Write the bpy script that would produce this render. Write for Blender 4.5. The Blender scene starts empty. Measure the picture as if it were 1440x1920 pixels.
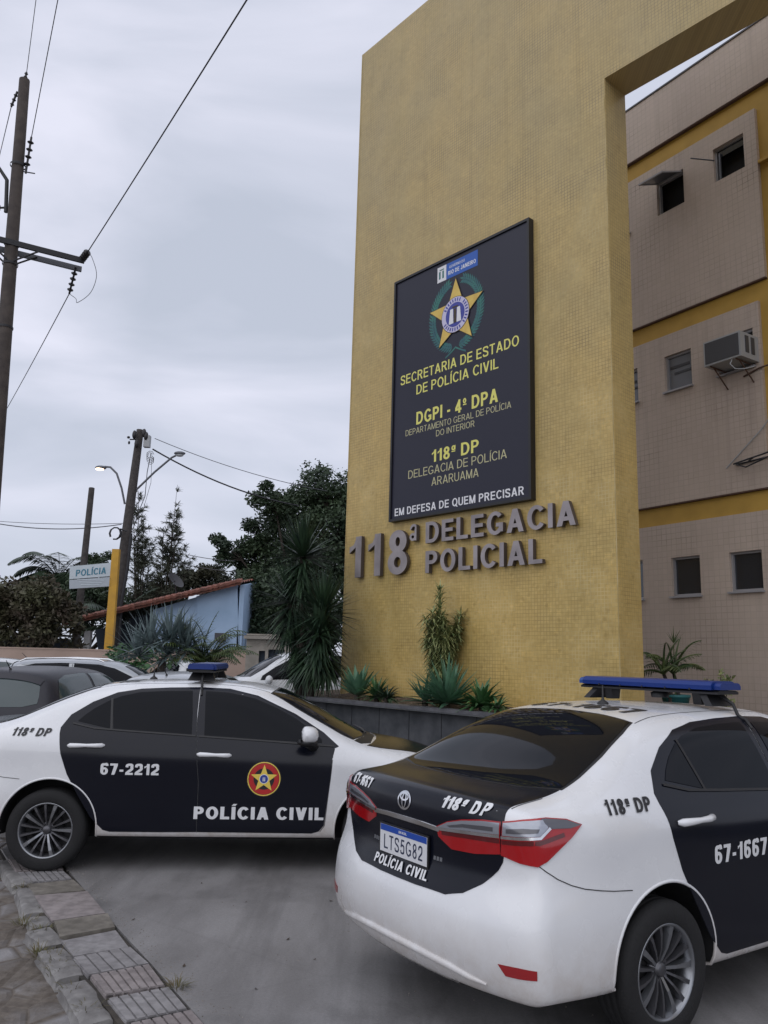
import bpy, bmesh, math, random
from mathutils import Vector, Matrix, noise
from mathutils.bvhtree import BVHTree
from mathutils.geometry import delaunay_2d_cdt
from mathutils.interpolate import poly_3d_calc
R = math.radians
random.seed(7)
SC = bpy.context.scene
COL = SC.collection

# ------------------------------------------------------------------ materials
MATS = {}
def mat(name, col, rough=.6, metal=0., spec=.5, coat=0., emit=None, estr=0., var=0., vscale=4., col2=None, bump=0., bscale=60., trans=0.):
    if name in MATS: return MATS[name]
    m = bpy.data.materials.new(name); m.use_nodes = True
    nt = m.node_tree; b = nt.nodes['Principled BSDF']
    b.inputs['Base Color'].default_value = (*col, 1); b.inputs['Roughness'].default_value = rough
    b.inputs['Metallic'].default_value = metal; b.inputs['Specular IOR Level'].default_value = spec
    b.inputs['Coat Weight'].default_value = coat; b.inputs['Coat Roughness'].default_value = .04
    if trans: b.inputs['Transmission Weight'].default_value = trans
    if emit: b.inputs['Emission Color'].default_value = (*emit, 1); b.inputs['Emission Strength'].default_value = estr
    if var or col2 or bump:
        tc = nt.nodes.new('ShaderNodeTexCoord')
    if var or col2:
        n = nt.nodes.new('ShaderNodeTexNoise'); n.inputs['Scale'].default_value = vscale; n.inputs['Detail'].default_value = 6
        nt.links.new(tc.outputs['Object'], n.inputs['Vector'])
        r = nt.nodes.new('ShaderNodeValToRGB'); r.color_ramp.elements[0].position = .35; r.color_ramp.elements[1].position = .65
        c2 = col2 or tuple(max(0, c*(1-var)) for c in col)
        r.color_ramp.elements[0].color = (*c2, 1); r.color_ramp.elements[1].color = (*col, 1)
        nt.links.new(n.outputs['Fac'], r.inputs['Fac']); nt.links.new(r.outputs['Color'], b.inputs['Base Color'])
    if bump:
        n2 = nt.nodes.new('ShaderNodeTexNoise'); n2.inputs['Scale'].default_value = bscale; n2.inputs['Detail'].default_value = 4
        nt.links.new(tc.outputs['Object'], n2.inputs['Vector'])
        bp = nt.nodes.new('ShaderNodeBump'); bp.inputs['Strength'].default_value = bump; bp.inputs['Distance'].default_value = .01
        nt.links.new(n2.outputs['Fac'], bp.inputs['Height']); nt.links.new(bp.outputs['Normal'], b.inputs['Normal'])
    MATS[name] = m; return m

class NT:
    """small helper for writing node trees"""
    def __init__(s, name, rough=.8):
        s.m = bpy.data.materials.new(name); s.m.use_nodes = True; s.t = s.m.node_tree
        s.b = s.t.nodes['Principled BSDF']; s.b.inputs['Roughness'].default_value = rough
        s.tc = s.t.nodes.new('ShaderNodeTexCoord'); MATS[name] = s.m
    def n(s, ty, **kw):
        x = s.t.nodes.new(ty)
        for k, v in kw.items(): setattr(x, k, v)
        return x
    def l(s, a, b): s.t.links.new(a, b)
    def map(s, scale=(1,1,1), rot=(0,0,0), loc=(0,0,0), src=None):
        x = s.n('ShaderNodeMapping'); x.inputs['Scale'].default_value = scale; x.inputs['Rotation'].default_value = rot; x.inputs['Location'].default_value = loc
        s.l(src or s.tc.outputs['Object'], x.inputs['Vector']); return x.outputs['Vector']
    def noise(s, scale, vec=None, detail=5, rough=.55):
        x = s.n('ShaderNodeTexNoise'); x.inputs['Scale'].default_value = scale; x.inputs['Detail'].default_value = detail; x.inputs['Roughness'].default_value = rough
        s.l(vec or s.tc.outputs['Object'], x.inputs['Vector']); return x.outputs['Fac']
    def ramp(s, fac, stops):
        x = s.n('ShaderNodeValToRGB'); e = x.color_ramp.elements
        while len(e) < len(stops): e.new(.5)
        for i, (p, c) in enumerate(stops):
            e[i].position = p; e[i].color = (*c, 1) if not isinstance(c, (int, float)) else (c, c, c, 1)
        s.l(fac, x.inputs['Fac']); return x.outputs['Color']
    def mix(s, fac, a, b, mode='MIX'):
        x = s.n('ShaderNodeMix', data_type='RGBA', blend_type=mode)
        for sock, v in ((x.inputs[0], fac), (x.inputs[6], a), (x.inputs[7], b)):
            if isinstance(v, (int, float)): sock.default_value = v
            elif isinstance(v, tuple): sock.default_value = (*v, 1)
            else: s.l(v, sock)
        return x.outputs[2]
    def math(s, op, a, b=0.):
        x = s.n('ShaderNodeMath', operation=op)
        for sock, v in ((x.inputs[0], a), (x.inputs[1], b)):
            if isinstance(v, (int, float)): sock.default_value = v
            else: s.l(v, sock)
        return x.outputs[0]
    def bump(s, h, strength=.3, dist=.01):
        x = s.n('ShaderNodeBump'); x.inputs['Strength'].default_value = strength; x.inputs['Distance'].default_value = dist
        s.l(h, x.inputs['Height']); s.l(x.outputs['Normal'], s.b.inputs['Normal'])
    def base(s, c): s.l(c, s.b.inputs['Base Color'])

# ------------------------------------------------------------------ objects
def tag(o, label=None, cat=None, group=None, kind=None):
    if label: o['label'] = label
    if cat: o['category'] = cat
    if group: o['group'] = group
    if kind: o['kind'] = kind
    return o
def thing(name, label, cat, loc=(0,0,0), rz=0, group=None):
    o = bpy.data.objects.new(name, None); COL.objects.link(o); o.location = loc; o.rotation_euler = (0,0,rz)
    o.empty_display_size = .1
    return tag(o, label, cat, group)
def link(name, me, m=None, parent=None, label=None):
    o = bpy.data.objects.new(name, me); COL.objects.link(o)
    if m is not None:
        for k in (m if isinstance(m, (list, tuple)) else [m]): me.materials.append(k)
    if parent: o.parent = parent
    if label: o['label'] = label
    return o
def copy_tree(o, parent=None):
    c = o.copy(); COL.objects.link(c)
    if parent: c.parent = parent
    for ch in list(o.children): copy_tree(ch, c)
    return c

class MB:
    """collects shapes into one mesh"""
    def __init__(s): s.v = []; s.f = []; s.mi = []; s.cur = 0; s.smooth = []
    def add(s, vs, fs, smooth=False):
        o = len(s.v); s.v += [tuple(v) for v in vs]; s.f += [tuple(i+o for i in f) for f in fs]; s.mi += [s.cur]*len(fs); s.smooth += [smooth]*len(fs)
    def box(s, c, size, rz=0., M=None):
        cx, cy, cz = c; a, b, d = (k/2 for k in size); vs = []
        for z in (-d, d):
            for x, y in ((-a,-b),(a,-b),(a,b),(-a,b)): vs.append(Vector((x, y, z)))
        rot = M or Matrix.Rotation(rz, 3, 'Z'); vs = [rot@v + Vector(c) for v in vs]
        s.add(vs, [(3,2,1,0),(4,5,6,7),(0,1,5,4),(1,2,6,5),(2,3,7,6),(3,0,4,7)])
    def prism(s, poly, z0, z1):
        n = len(poly); s.add([(x,y,z0) for x,y in poly]+[(x,y,z1) for x,y in poly], [tuple(reversed(range(n))), tuple(range(n,2*n))]+[(i,(i+1)%n,n+(i+1)%n,n+i) for i in range(n)])
    def extr(s, pts, d):
        n = len(pts); d = Vector(d); s.add([Vector(p) for p in pts]+[Vector(p)+d for p in pts], [tuple(reversed(range(n))), tuple(range(n,2*n))]+[(i,(i+1)%n,n+(i+1)%n,n+i) for i in range(n)])
    def tube(s, pts, r, seg=8, caps=True):
        pts = [Vector(p) for p in pts]; n = len(pts); rs = r if isinstance(r, (list, tuple)) else [r]*n
        vs = []; up = None
        for i, p in enumerate(pts):
            t = (pts[min(i+1,n-1)]-pts[max(i-1,0)]).normalized()
            if up is None: up = t.orthogonal().normalized()
            up = (up - t*up.dot(t));
            up = up.normalized() if up.length > 1e-6 else t.orthogonal().normalized()
            w = t.cross(up)
            for k in range(seg):
                a = 2*math.pi*k/seg; vs.append(p+(up*math.cos(a)+w*math.sin(a))*rs[i])
        fs = [(i*seg+k, i*seg+(k+1)%seg, (i+1)*seg+(k+1)%seg, (i+1)*seg+k) for i in range(n-1) for k in range(seg)]
        s.add(vs, fs, True)
        if caps: s.add(vs[:seg]+vs[-seg:], [tuple(reversed(range(seg))), tuple(range(seg, 2*seg))])
    def lathe(s, prof, seg=32, M=None, closed=False):
        """profile (r, h) about z, then matrix M"""
        M = M or Matrix.Identity(4); vs = []; n = len(prof)
        for k in range(seg):
            a = 2*math.pi*k/seg
            for r_, h_ in prof: vs.append(M@Vector((r_*math.cos(a), r_*math.sin(a), h_)))
        fs = []
        for k in range(seg):
            k2 = (k+1)%seg
            for i in range(n if closed else n-1):
                j = (i+1)%n; fs.append((k*n+i, k2*n+i, k2*n+j, k*n+j))
        s.add(vs, fs, True)
    def blob(s, c, rad, seg=10, rings=6):
        vs = []; c = Vector(c)
        for i in range(rings+1):
            t = math.pi*i/rings
            for k in range(seg):
                a = 2*math.pi*k/seg; vs.append(c+Vector((rad[0]*math.sin(t)*math.cos(a), rad[1]*math.sin(t)*math.sin(a), rad[2]*math.cos(t))))
        s.add(vs, [(i*seg+k, (i+1)*seg+k, (i+1)*seg+(k+1)%seg, i*seg+(k+1)%seg) for i in range(rings) for k in range(seg)], True)
    def blade(s, base, d, length, width, droop=.3, segs=4, up=(0,0,1), taper=1., fold=.15, side=None):
        """long leaf from base along d, bending down with droop"""
        p = Vector(base); d = Vector(d).normalized(); vs = []
        w = side or d.cross(Vector(up)); w = w.normalized() if w.length > 1e-4 else Vector((1,0,0))
        for i in range(segs+1):
            t = i/segs; ww = width*.5*(min(1, .45+t*3.)*(1-t**1.6*taper)) if i < segs else .001
            nn = w.cross(d)
            vs += [p-w*ww, p-nn*(fold*ww), p+w*ww]
            d = (d+Vector((0,0,-1))*droop/segs*(.4+1.2*t)).normalized(); p = p+d*length/segs
        fs = []
        for i in range(segs):
            a = i*3; fs += [(a,a+1,a+4,a+3),(a+1,a+2,a+5,a+4)]
        s.add(vs, fs, True)
    def mesh(s, name):
        me = bpy.data.meshes.new(name); me.from_pydata(s.v, [], s.f)
        me.polygons.foreach_set('material_index', s.mi); me.polygons.foreach_set('use_smooth', s.smooth); me.update(); return me
    def build(s, name, m, parent=None, label=None, loc=None, recalc=False):
        me = s.mesh(name)
        if recalc:
            b = bmesh.new(); b.from_mesh(me); bmesh.ops.recalc_face_normals(b, faces=b.faces); b.to_mesh(me); b.free()
        o = link(name, me, m, parent, label)
        if loc: o.location = loc
        return o

# ------------------------------------------------------------------ lettering: each letter is a union of strokes, cap height 1
def _arc(cx, cy, rx, ry, a0, a1, w, wy=None):
    n = max(6, int(abs(a1-a0)/14)); wy = wy or w; o = []; i_ = []
    for k in range(n+1):
        a = R(a0+(a1-a0)*k/n); c, s = math.cos(a), math.sin(a); o.append((cx+(rx+w/2)*c, cy+(ry+wy/2)*s)); i_.append((cx+(rx-w/2)*c, cy+(ry-wy/2)*s))
    return o+i_[::-1]
def _rib(pts, w):
    P = [Vector(p) for p in pts]; n = len(P); L = []; Rr = []
    for i in range(n):
        t = (P[min(i+1,n-1)]-P[max(i-1,0)]).normalized(); q = Vector((-t.y, t.x))*w/2; L.append(tuple(P[i]+q)); Rr.append(tuple(P[i]-q))
    return L+Rr[::-1]
def _cr(pts, k=6):
    P = [Vector(p) for p in pts]; out = []; P = [2*P[0]-P[1]]+P+[2*P[-1]-P[-2]]
    for i in range(1, len(P)-2):
        a, b, c, d = P[i-1:i+3]
        for j in range(k):
            t = j/k; out.append(.5*((2*b)+(c-a)*t+(2*a-5*b+4*c-d)*t*t+(3*b-a-3*c+d)*t**3))
    out.append(P[-2]); return out
def glyph(ch, w):
    h = w/2; e = w*.88; eh = e/2
    V = lambda x, a=0., b=1.: [(x-h,a),(x+h,a),(x+h,b),(x-h,b)]
    Hh = lambda a, b, y: [(a,y-eh),(b,y-eh),(b,y+eh),(a,y+eh)]
    D = lambda x0, y0, x1, y1, ww=w*1.1: [(x0-ww/2,y0),(x0+ww/2,y0),(x1+ww/2,y1),(x1-ww/2,y1)]
    A = lambda cx, cy, rx, ry, a0, a1: _arc(cx, cy, rx, ry, a0, a1, w, e)
    def bowl(y0, y1, xr, x0=h): 
        cy = (y0+y1)/2; ry = (y1-y0)/2-eh; xc = xr-min(ry+eh, xr*.55); return [Hh(x0, xc, y1-eh), Hh(x0, xc, y0+eh), A(xc, cy, xr-h-xc, ry, -90, 90)]
    S_ = lambda W: [_rib(_cr([(W-h*1.05,.73),(W*.80,.90),(W*.5,1-eh),(W*.2,.90),(h+.01,.745),(W*.22,.60),(W*.5,.515),(W*.79,.415),(W-h,.27),(W*.80,.10),(W*.5,eh),(W*.2,.10),(h*.95,.27)]), w*.97)]
    ring = lambda cx, cy, rx, ry: [A(cx, cy, rx-h, ry-eh, 0, 180), A(cx, cy, rx-h, ry-eh, 180, 360)]
    if ch == 'I': return w, [V(h)]
    if ch == 'Í': return w, [V(h), D(h-.02, 1.08, h+.10, 1.24, w*.95)]
    if ch == 'L': return .56, [V(h), Hh(0,.56,eh)]
    if ch == 'E': return .60, [V(h), Hh(0,.60,eh), Hh(0,.56,.51), Hh(0,.59,1-eh)]
    if ch == 'F': return .56, [V(h), Hh(0,.50,.49), Hh(0,.56,1-eh)]
    if ch == 'H': return .68, [V(h), V(.68-h), Hh(0,.68,.5)]
    if ch == 'T': return .60, [V(.30), Hh(0,.60,1-eh)]
    if ch == 'O': return .76, ring(.38,.5,.38,.515)
    if ch == 'Q': return .76, ring(.38,.5,.38,.515)+[D(.72,-.10,.46,.26)]
    if ch == 'C': return .70, [A(.38,.5,.38-h,.515-eh,38,322)]
    if ch == 'G': return .74, [A(.38,.5,.38-h,.515-eh,40,318), Hh(.42,.73,.42), [(.73-w,.11),(.73,.11),(.73,.42+eh),(.73-w,.42+eh)]]
    if ch == 'D': return .70, [V(h)]+bowl(0,1,.70)
    if ch == 'P': return .62, [V(h)]+bowl(.42-eh*.3,1,.62)
    if ch == 'R': return .68, [V(h)]+bowl(.45-eh*.3,1,.63)+[D(.68-w*.55,0,.36,.46,w*1.15)]
    if ch == 'B': return .64, [V(h)]+bowl(.51-eh,1,.60)+bowl(0,.51+eh,.64)
    if ch == 'J': return .50, [V(.50-h,.28,1), A(.25,.27,.25-h,.285-eh,180,360)]
    if ch == 'U': return .66, [V(h,.30,1), V(.66-h,.30,1), A(.33,.31,.33-h,.325-eh,180,360)]
    if ch == 'M': return .82, [V(h), V(.82-h), D(.41,0,h*1.1,1), D(.41,0,.82-h*1.1,1)]
    if ch == 'N': return .68, [V(h), V(.68-h), D(.68-h*1.1,0,h*1.1,1)]
    if ch in 'A': return .74, [D(h*1.1,0,.37,1), D(.74-h*1.1,0,.37,1), Hh(.16,.58,.29)]
    if ch == 'V': return .70, [D(.35,0,h*1.1,1), D(.35,0,.70-h*1.1,1)]
    if ch == 'S': return .64, S_(.64)
    if ch == '-': return .32, [Hh(.02,.30,.37)]
    if ch == '0': return .56, ring(.28,.5,.28,.515)
    if ch == '1': return .38, [V(.38-h), [(.38-w,1),(.38-w,.74),(.0,.60),(.0,.60+w*.85),(.13,.80),(.38-w*.8,1)]]
    if ch == '2': return .56, [_rib(_cr([(h*.9,.68),(.08+h*.4,.86),(.28,1-eh),(.48-h*.3,.88),(.56-h,.70),(.46,.52),(.30,.36),(.13,.20),(.07+h*.3,.07)]), w), Hh(0,.56,eh)]
    if ch == '3': return .56, [_rib(_cr([(h,.74),(.11,.89),(.28,1-eh),(.45,.89),(.53-h,.75),(.44,.58),(.24,.535)]), w*.96), _rib(_cr([(.24,.535),(.46,.48),(.56-h,.29),(.46,.10),(.28,eh),(.10,.10),(h*.9,.28)]), w*.96)]
    if ch == '4': return .58, [V(.58-h-.10), Hh(0,.58,.27), [(0,.25),(0,.25+w*.9),(.48-w*.75,1),(.48,1),(.48,1-w*.7),(w*.75,.25)]]
    if ch == '5': return .56, [Hh(.08,.53,1-eh), [(.03,.46),(.03+w*.95,.46),(.10+w*.9,1),(.10,1)], _rib(_cr([(h,.50),(.15,.585),(.30,.61),(.47,.53),(.56-h,.33),(.47,.11),(.28,eh),(.10,.10),(h*.9,.26)]), w*.95)]
    if ch == '6': return .56, ring(.28,.32,.28,.335)+[_rib(_cr([(.53-h*.6,.77),(.44,.93),(.30,1-eh),(.13,.88),(h,.60),(h,.34)]), w)]
    if ch == '9': return .56, ring(.28,.68,.28,.335)+[_rib(_cr([(.03+h*.6,.23),(.12,.07),(.26,eh),(.43,.12),(.56-h,.40),(.56-h,.66)]), w)]
    if ch == '7': return .56, [Hh(0,.56,1-eh), [(.13,0),(.13+w*1.05,0),(.56,1-e),(.56,1),(.56-w*1.2,1-eh)]]
    if ch == '8': return .56, ring(.28,.745,.25,.27)+ring(.28,.27,.28,.285)
    if ch in 'ªºa':
        k = .62*w; kk = k*.9; p = [_arc(.17,.78 if ch != 'a' else .74,.155-k/2,.20-kk/2,0,180,k,kk), _arc(.17,.78 if ch != 'a' else .74,.155-k/2,.20-kk/2,180,360,k,kk)]
        if ch == 'ª': p.append([(.30-k/2,.60),(.30+k/2,.60),(.30+k/2,.97),(.30-k/2,.97)])
        if ch == 'a':
            k = w*.78
            return .42, [_arc(.185,.62,.165-k/2,.125-k*.4,0,180,k,k*.8), _arc(.185,.62,.165-k/2,.125-k*.4,180,360,k,k*.8), [(.37-k,.50),(.37,.50),(.37,.88),(.37-k,.88)], _rib(_cr([(.05,.86),(.13,.955),(.22,.98),(.32,.95),(.37-k/2,.85)]), k*.85)]
        p.append([(.02,.46),(.34,.46),(.34,.46+kk*.8),(.02,.46+kk*.8)]); return .36, p
    raise KeyError(ch)
GC = {}
def glyph_tris(ch, w):
    if (ch, w) in GC: return GC[(ch, w)]
    adv, polys = glyph(ch, w); P = []; E = []
    for l in polys:
        o = len(P); P += [Vector(q) for q in l]; E += [(o+i, o+(i+1)%len(l)) for i in range(len(l))]
    v2, e2, f2, *_ = delaunay_2d_cdt(P, E, [], 0, 1e-6)
    def ins(p, l):
        c = False
        for i in range(len(l)):
            a, b = l[i], l[i-1]
            if (a[1] > p.y) != (b[1] > p.y) and p.x < (b[0]-a[0])*(p.y-a[1])/(b[1]-a[1])+a[0]: c = not c
        return c
    T = []
    for f in f2:
        if len(f) != 3: continue
        c = (v2[f[0]]+v2[f[1]]+v2[f[2]])/3
        if any(ins(c, l) for l in polys):
            a, b, d = (v2[k] for k in f)
            T.append(tuple(f) if (b-a).cross(d-a) > 0 else tuple(reversed(f)))
    GC[(ch, w)] = (adv, [tuple(p) for p in v2], T); return GC[(ch, w)]
def fit_text(txt, width, height, bold=.2, shear=0., extrude=0., gap=.13):
    """lettering centred on the origin, exactly width wide, cap height high; bold = stroke weight / cap height"""
    vs = []; fs = []; x = 0.
    for ch in txt:
        if ch == ' ': x += .34; continue
        adv, v2, T = glyph_tris(ch, bold); o = len(vs); used = sorted({k for t in T for k in t}); mp_ = {k: o+i for i, k in enumerate(used)}
        vs += [(v2[k][0]+x, v2[k][1], extrude) for k in used]; T2 = [tuple(mp_[k] for k in t) for t in T]; fs += T2
        if extrude:
            he = {(t[i], t[(i+1)%3]) for t in T2 for i in range(3)}; n = len(vs)-o
            vs += [(q[0], q[1], 0.) for q in vs[o:]]
            fs += [(b, a, a+n, b+n) for a, b in he if (b, a) not in he]
        x += adv+gap
    xs = [v[0]+shear*v[1] for v in vs]; x0, x1 = min(xs), max(xs)
    out = [((v[0]+shear*v[1]-(x0+x1)/2)*width/(x1-x0), (v[1]-.5)*height, v[2]) for v in vs]
    me = bpy.data.meshes.new('lettering'); me.from_pydata(out, [], fs); me.update(); return me
def place(me, origin, U, V):
    """maps a mesh from its xy plane (z out) onto origin with axes U, V"""
    U = Vector(U).normalized(); V = Vector(V).normalized(); N = U.cross(V); o = Vector(origin)
    for v in me.vertices: c = v.co.copy(); v.co = o+U*c.x+V*c.y+N*c.z
    me.update(); return me

# ------------------------------------------------------------------ camera
F, PITCH, ROLL, H = 1494.9, .1807, .0257, 1.7506
cam = bpy.data.cameras.new('Camera'); co = bpy.data.objects.new('Camera', cam); COL.objects.link(co); SC.camera = co
fw = Vector((0, math.cos(PITCH), math.sin(PITCH))); up0 = Vector((0, -math.sin(PITCH), math.cos(PITCH))); ri0 = Vector((1,0,0))
ri = ri0*math.cos(ROLL)+up0*math.sin(ROLL); up = up0*math.cos(ROLL)-ri0*math.sin(ROLL)
M = Matrix((ri, up, -fw)).transposed().to_4x4(); M.translation = Vector((0,0,H)); co.matrix_world = M
cam.sensor_fit = 'VERTICAL'; cam.sensor_height = 36; cam.lens = F/1920*36; cam.clip_end = 3000; cam.clip_start = .05
SC.view_settings.view_transform = 'Standard'; SC.view_settings.look = 'None'; SC.view_settings.exposure = .14; SC.view_settings.gamma = 1

# ------------------------------------------------------------------ light
SUN_EL, SUN_AZ = R(48), R(205)      # azimuth measured clockwise from +Y (the camera looks along +Y)
w = bpy.data.worlds.new('World'); SC.world = w; w.use_nodes = True; nt = w.node_tree
bg = nt.nodes['Background']; bg.inputs['Strength'].default_value = .1
sky = nt.nodes.new('ShaderNodeTexSky'); sky.sky_type = 'NISHITA'; sky.sun_disc = False; sky.sun_elevation = SUN_EL; sky.sun_rotation = SUN_AZ
tc = nt.nodes.new('ShaderNodeTexCoord'); mp = nt.nodes.new('ShaderNodeMapping'); mp.inputs['Scale'].default_value = (1., 1.3, 3.4); mp.inputs['Rotation'].default_value = (0,0,.5)
nt.links.new(tc.outputs['Generated'], mp.inputs['Vector'])
n1 = nt.nodes.new('ShaderNodeTexNoise'); n1.inputs['Scale'].default_value = 2.3; n1.inputs['Detail'].default_value = 6; n1.inputs['Roughness'].default_value = .46; n1.inputs['Distortion'].default_value = .4
nt.links.new(mp.outputs['Vector'], n1.inputs['Vector'])
cr = nt.nodes.new('ShaderNodeValToRGB'); e = cr.color_ramp.elements
e[0].position = .36; e[0].color = (5.1, 5.5, 6.5, 1); e[1].position = .68; e[1].color = (7.7, 7.8, 9.0, 1)
x = e.new(.5); x.color = (6.1, 6.4, 7.5, 1)
nt.links.new(n1.outputs['Fac'], cr.inputs['Fac'])
mx = nt.nodes.new('ShaderNodeMix'); mx.data_type = 'RGBA'; mx.inputs[0].default_value = .93
nt.links.new(sky.outputs['Color'], mx.inputs[6]); nt.links.new(cr.outputs['Color'], mx.inputs[7]); nt.links.new(mx.outputs[2], bg.inputs['Color'])
sl = bpy.data.lights.new('sun', 'SUN'); sl.energy = 1.0; sl.angle = R(100); sl.color = (1, .97, .93)
so = bpy.data.objects.new('sun', sl); COL.objects.link(so)
sd = Vector((math.sin(SUN_AZ)*math.cos(SUN_EL), math.cos(SUN_AZ)*math.cos(SUN_EL), math.sin(SUN_EL)))
so.rotation_euler = sd.to_track_quat('Z', 'Y').to_euler(); so.location = (0,0,30)
# ------------------------------------------------------------------ car body: curves over x, then a closed cage, subdivided
def pchip(keys):
    xs = [k[0] for k in keys]; ys = [k[1] for k in keys]; n = len(xs)
    h = [xs[i+1]-xs[i] for i in range(n-1)]; dl = [(ys[i+1]-ys[i])/h[i] for i in range(n-1)]
    m = [dl[0]]
    for i in range(1, n-1):
        m.append(0. if dl[i-1]*dl[i] <= 0 else 2*dl[i-1]*dl[i]/(dl[i-1]+dl[i]))
    m.append(dl[-1])
    def f(x):
        if x <= xs[0]: return ys[0]
        if x >= xs[-1]: return ys[-1]
        i = 0
        while x > xs[i+1]: i += 1
        t = (x-xs[i])/h[i]
        return (2*t**3-3*t*t+1)*ys[i]+(t**3-2*t*t+t)*h[i]*m[i]+(-2*t**3+3*t*t)*ys[i+1]+(t**3-t*t)*h[i]*m[i+1]
    return f
def body_cage(K, xa, xb, rshift, fshift, rearx, frontx, nst, top=4):
    """K: level -> [(x, y, z)] ordered t0,t1,s7,s6,s5,... bottom. Ends: face columns t0..s6, rows = side levels."""
    L = list(K.keys()); nl = len(L)
    fy = {l: pchip([(a, b) for a, b, c in K[l]]) for l in L}; fz = {l: pchip([(a, c) for a, b, c in K[l]]) for l in L}
    st = [xa+(xb-xa)*i/(nst-1) for i in range(nst)]
    V = []; idx = {}
    def v(key, p):
        if key not in idx: idx[key] = len(V); V.append(p)
        return idx[key]
    def sm(t): t = max(0, min(1, t)); return t*t*(3-2*t)
    for i, x0 in enumerate(st):
        for j, l in enumerate(L):
            wr = 1-sm((x0-xa)/.45); wf = 1-sm((xb-x0)/.6)
            x = x0+rshift[j]*wr-fshift[j]*wf
            y, z = fy[l](x), fz[l](x)
            for sgn in (1, -1):
                if j == 0: idx[(i, j, sgn)] = v((i, j, 0), (x, 0., z))
                else: v((i, j, sgn), (x, sgn*y, z))
    F_ = []
    for i in range(nst-1):
        for j in range(nl-1):
            for sgn in (1, -1):
                q = [idx[(i,j,sgn)], idx[(i+1,j,sgn)], idx[(i+1,j+1,sgn)], idx[(i,j+1,sgn)]]
                F_.append(q if sgn < 0 else q[::-1])
    # end faces
    def endface(i, xf, tagk, flip):
        rows = list(range(top, nl)); cols = list(range(0, top+1)); g = {}
        for sgn in (1, -1):
            for ri_, rj in enumerate(rows):
                zc = V[idx[(i, rj, 1)]][2]
                for c in cols:
                    if ri_ == 0: g[(ri_, c, sgn)] = idx[(i, c, sgn)]
                    elif c == top: g[(ri_, c, sgn)] = idx[(i, rj, sgn)]
                    else:
                        y = V[idx[(i, c, 1)]][1]; zz = zc; xx = xf(y, zz)
                        k = (tagk, ri_, c, 0 if c == 0 else sgn)
                        g[(ri_, c, sgn)] = v(k, (xx, 0. if c == 0 else sgn*y, zz))
            for ri_ in range(len(rows)-1):
                for c in range(len(cols)-1):
                    q = [g[(ri_,c,sgn)], g[(ri_,c+1,sgn)], g[(ri_+1,c+1,sgn)], g[(ri_+1,c,sgn)]]
                    F_.append(q if (sgn > 0) != flip else q[::-1])
        last = len(rows)-1
        return [g[(last, c, 1)] for c in cols], [g[(last, c, -1)] for c in cols]
    rp, rn = endface(0, rearx, 'r', True); fp, fn = endface(nst-1, frontx, 'f', False)
    b = nl-1
    for i in range(nst-1):
        a, b_, c, d = idx[(i,b,1)], idx[(i+1,b,1)], idx[(i+1,b,-1)], idx[(i,b,-1)]
        q = [a, b_] 
        if i == nst-2: q += fp[::-1][1:]+fn[1:]
        else: q += [c]
        q += [d] if i > 0 else rn[::-1]+rp[1:-1]
        q2 = []
        for t in q:
            if t not in q2: q2.append(t)
        F_.append(q2)
    return V, F_
def subsurf(V, F_, lv, name):
    me = bpy.data.meshes.new(name); me.from_pydata(V, [], F_); me.update()
    b = bmesh.new(); b.from_mesh(me); bmesh.ops.recalc_face_normals(b, faces=b.faces); b.to_mesh(me); b.free()
    o = bpy.data.objects.new(name, me); COL.objects.link(o); md = o.modifiers.new('s', 'SUBSURF'); md.levels = md.render_levels = lv
    r = bpy.data.meshes.new_from_object(o.evaluated_get(bpy.context.evaluated_depsgraph_get()))
    COL.objects.unlink(o); bpy.data.objects.remove(o); return r
class Surf:
    """ray-castable smooth surface"""
    def __init__(s, me):
        s.co = [v.co.copy() for v in me.vertices]; s.no = [n.vector.copy() for n in me.vertex_normals]
        s.po = [tuple(p.vertices) for p in me.polygons]; s.t = BVHTree.FromPolygons(s.co, s.po)
    def hit(s, P, d):
        d = Vector(d).normalized(); P = Vector(P)
        loc, n, i, _ = s.t.ray_cast(P-d*4, d)
        if loc is None: loc, n, i, _ = s.t.find_nearest(P)
        po = s.po[i]; w = poly_3d_calc([s.co[k] for k in po], loc); nn = Vector((0,0,0))
        for k, q in zip(po, w): nn += s.no[k]*q
        nn.normalize()
        if nn.dot(d) > 0: nn.negate()
        return loc, nn
def setnormals(me, nl):
    me.polygons.foreach_set('use_smooth', [True]*len(me.polygons))
    me.normals_split_custom_set_from_vertices([tuple(n) for n in nl])
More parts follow.
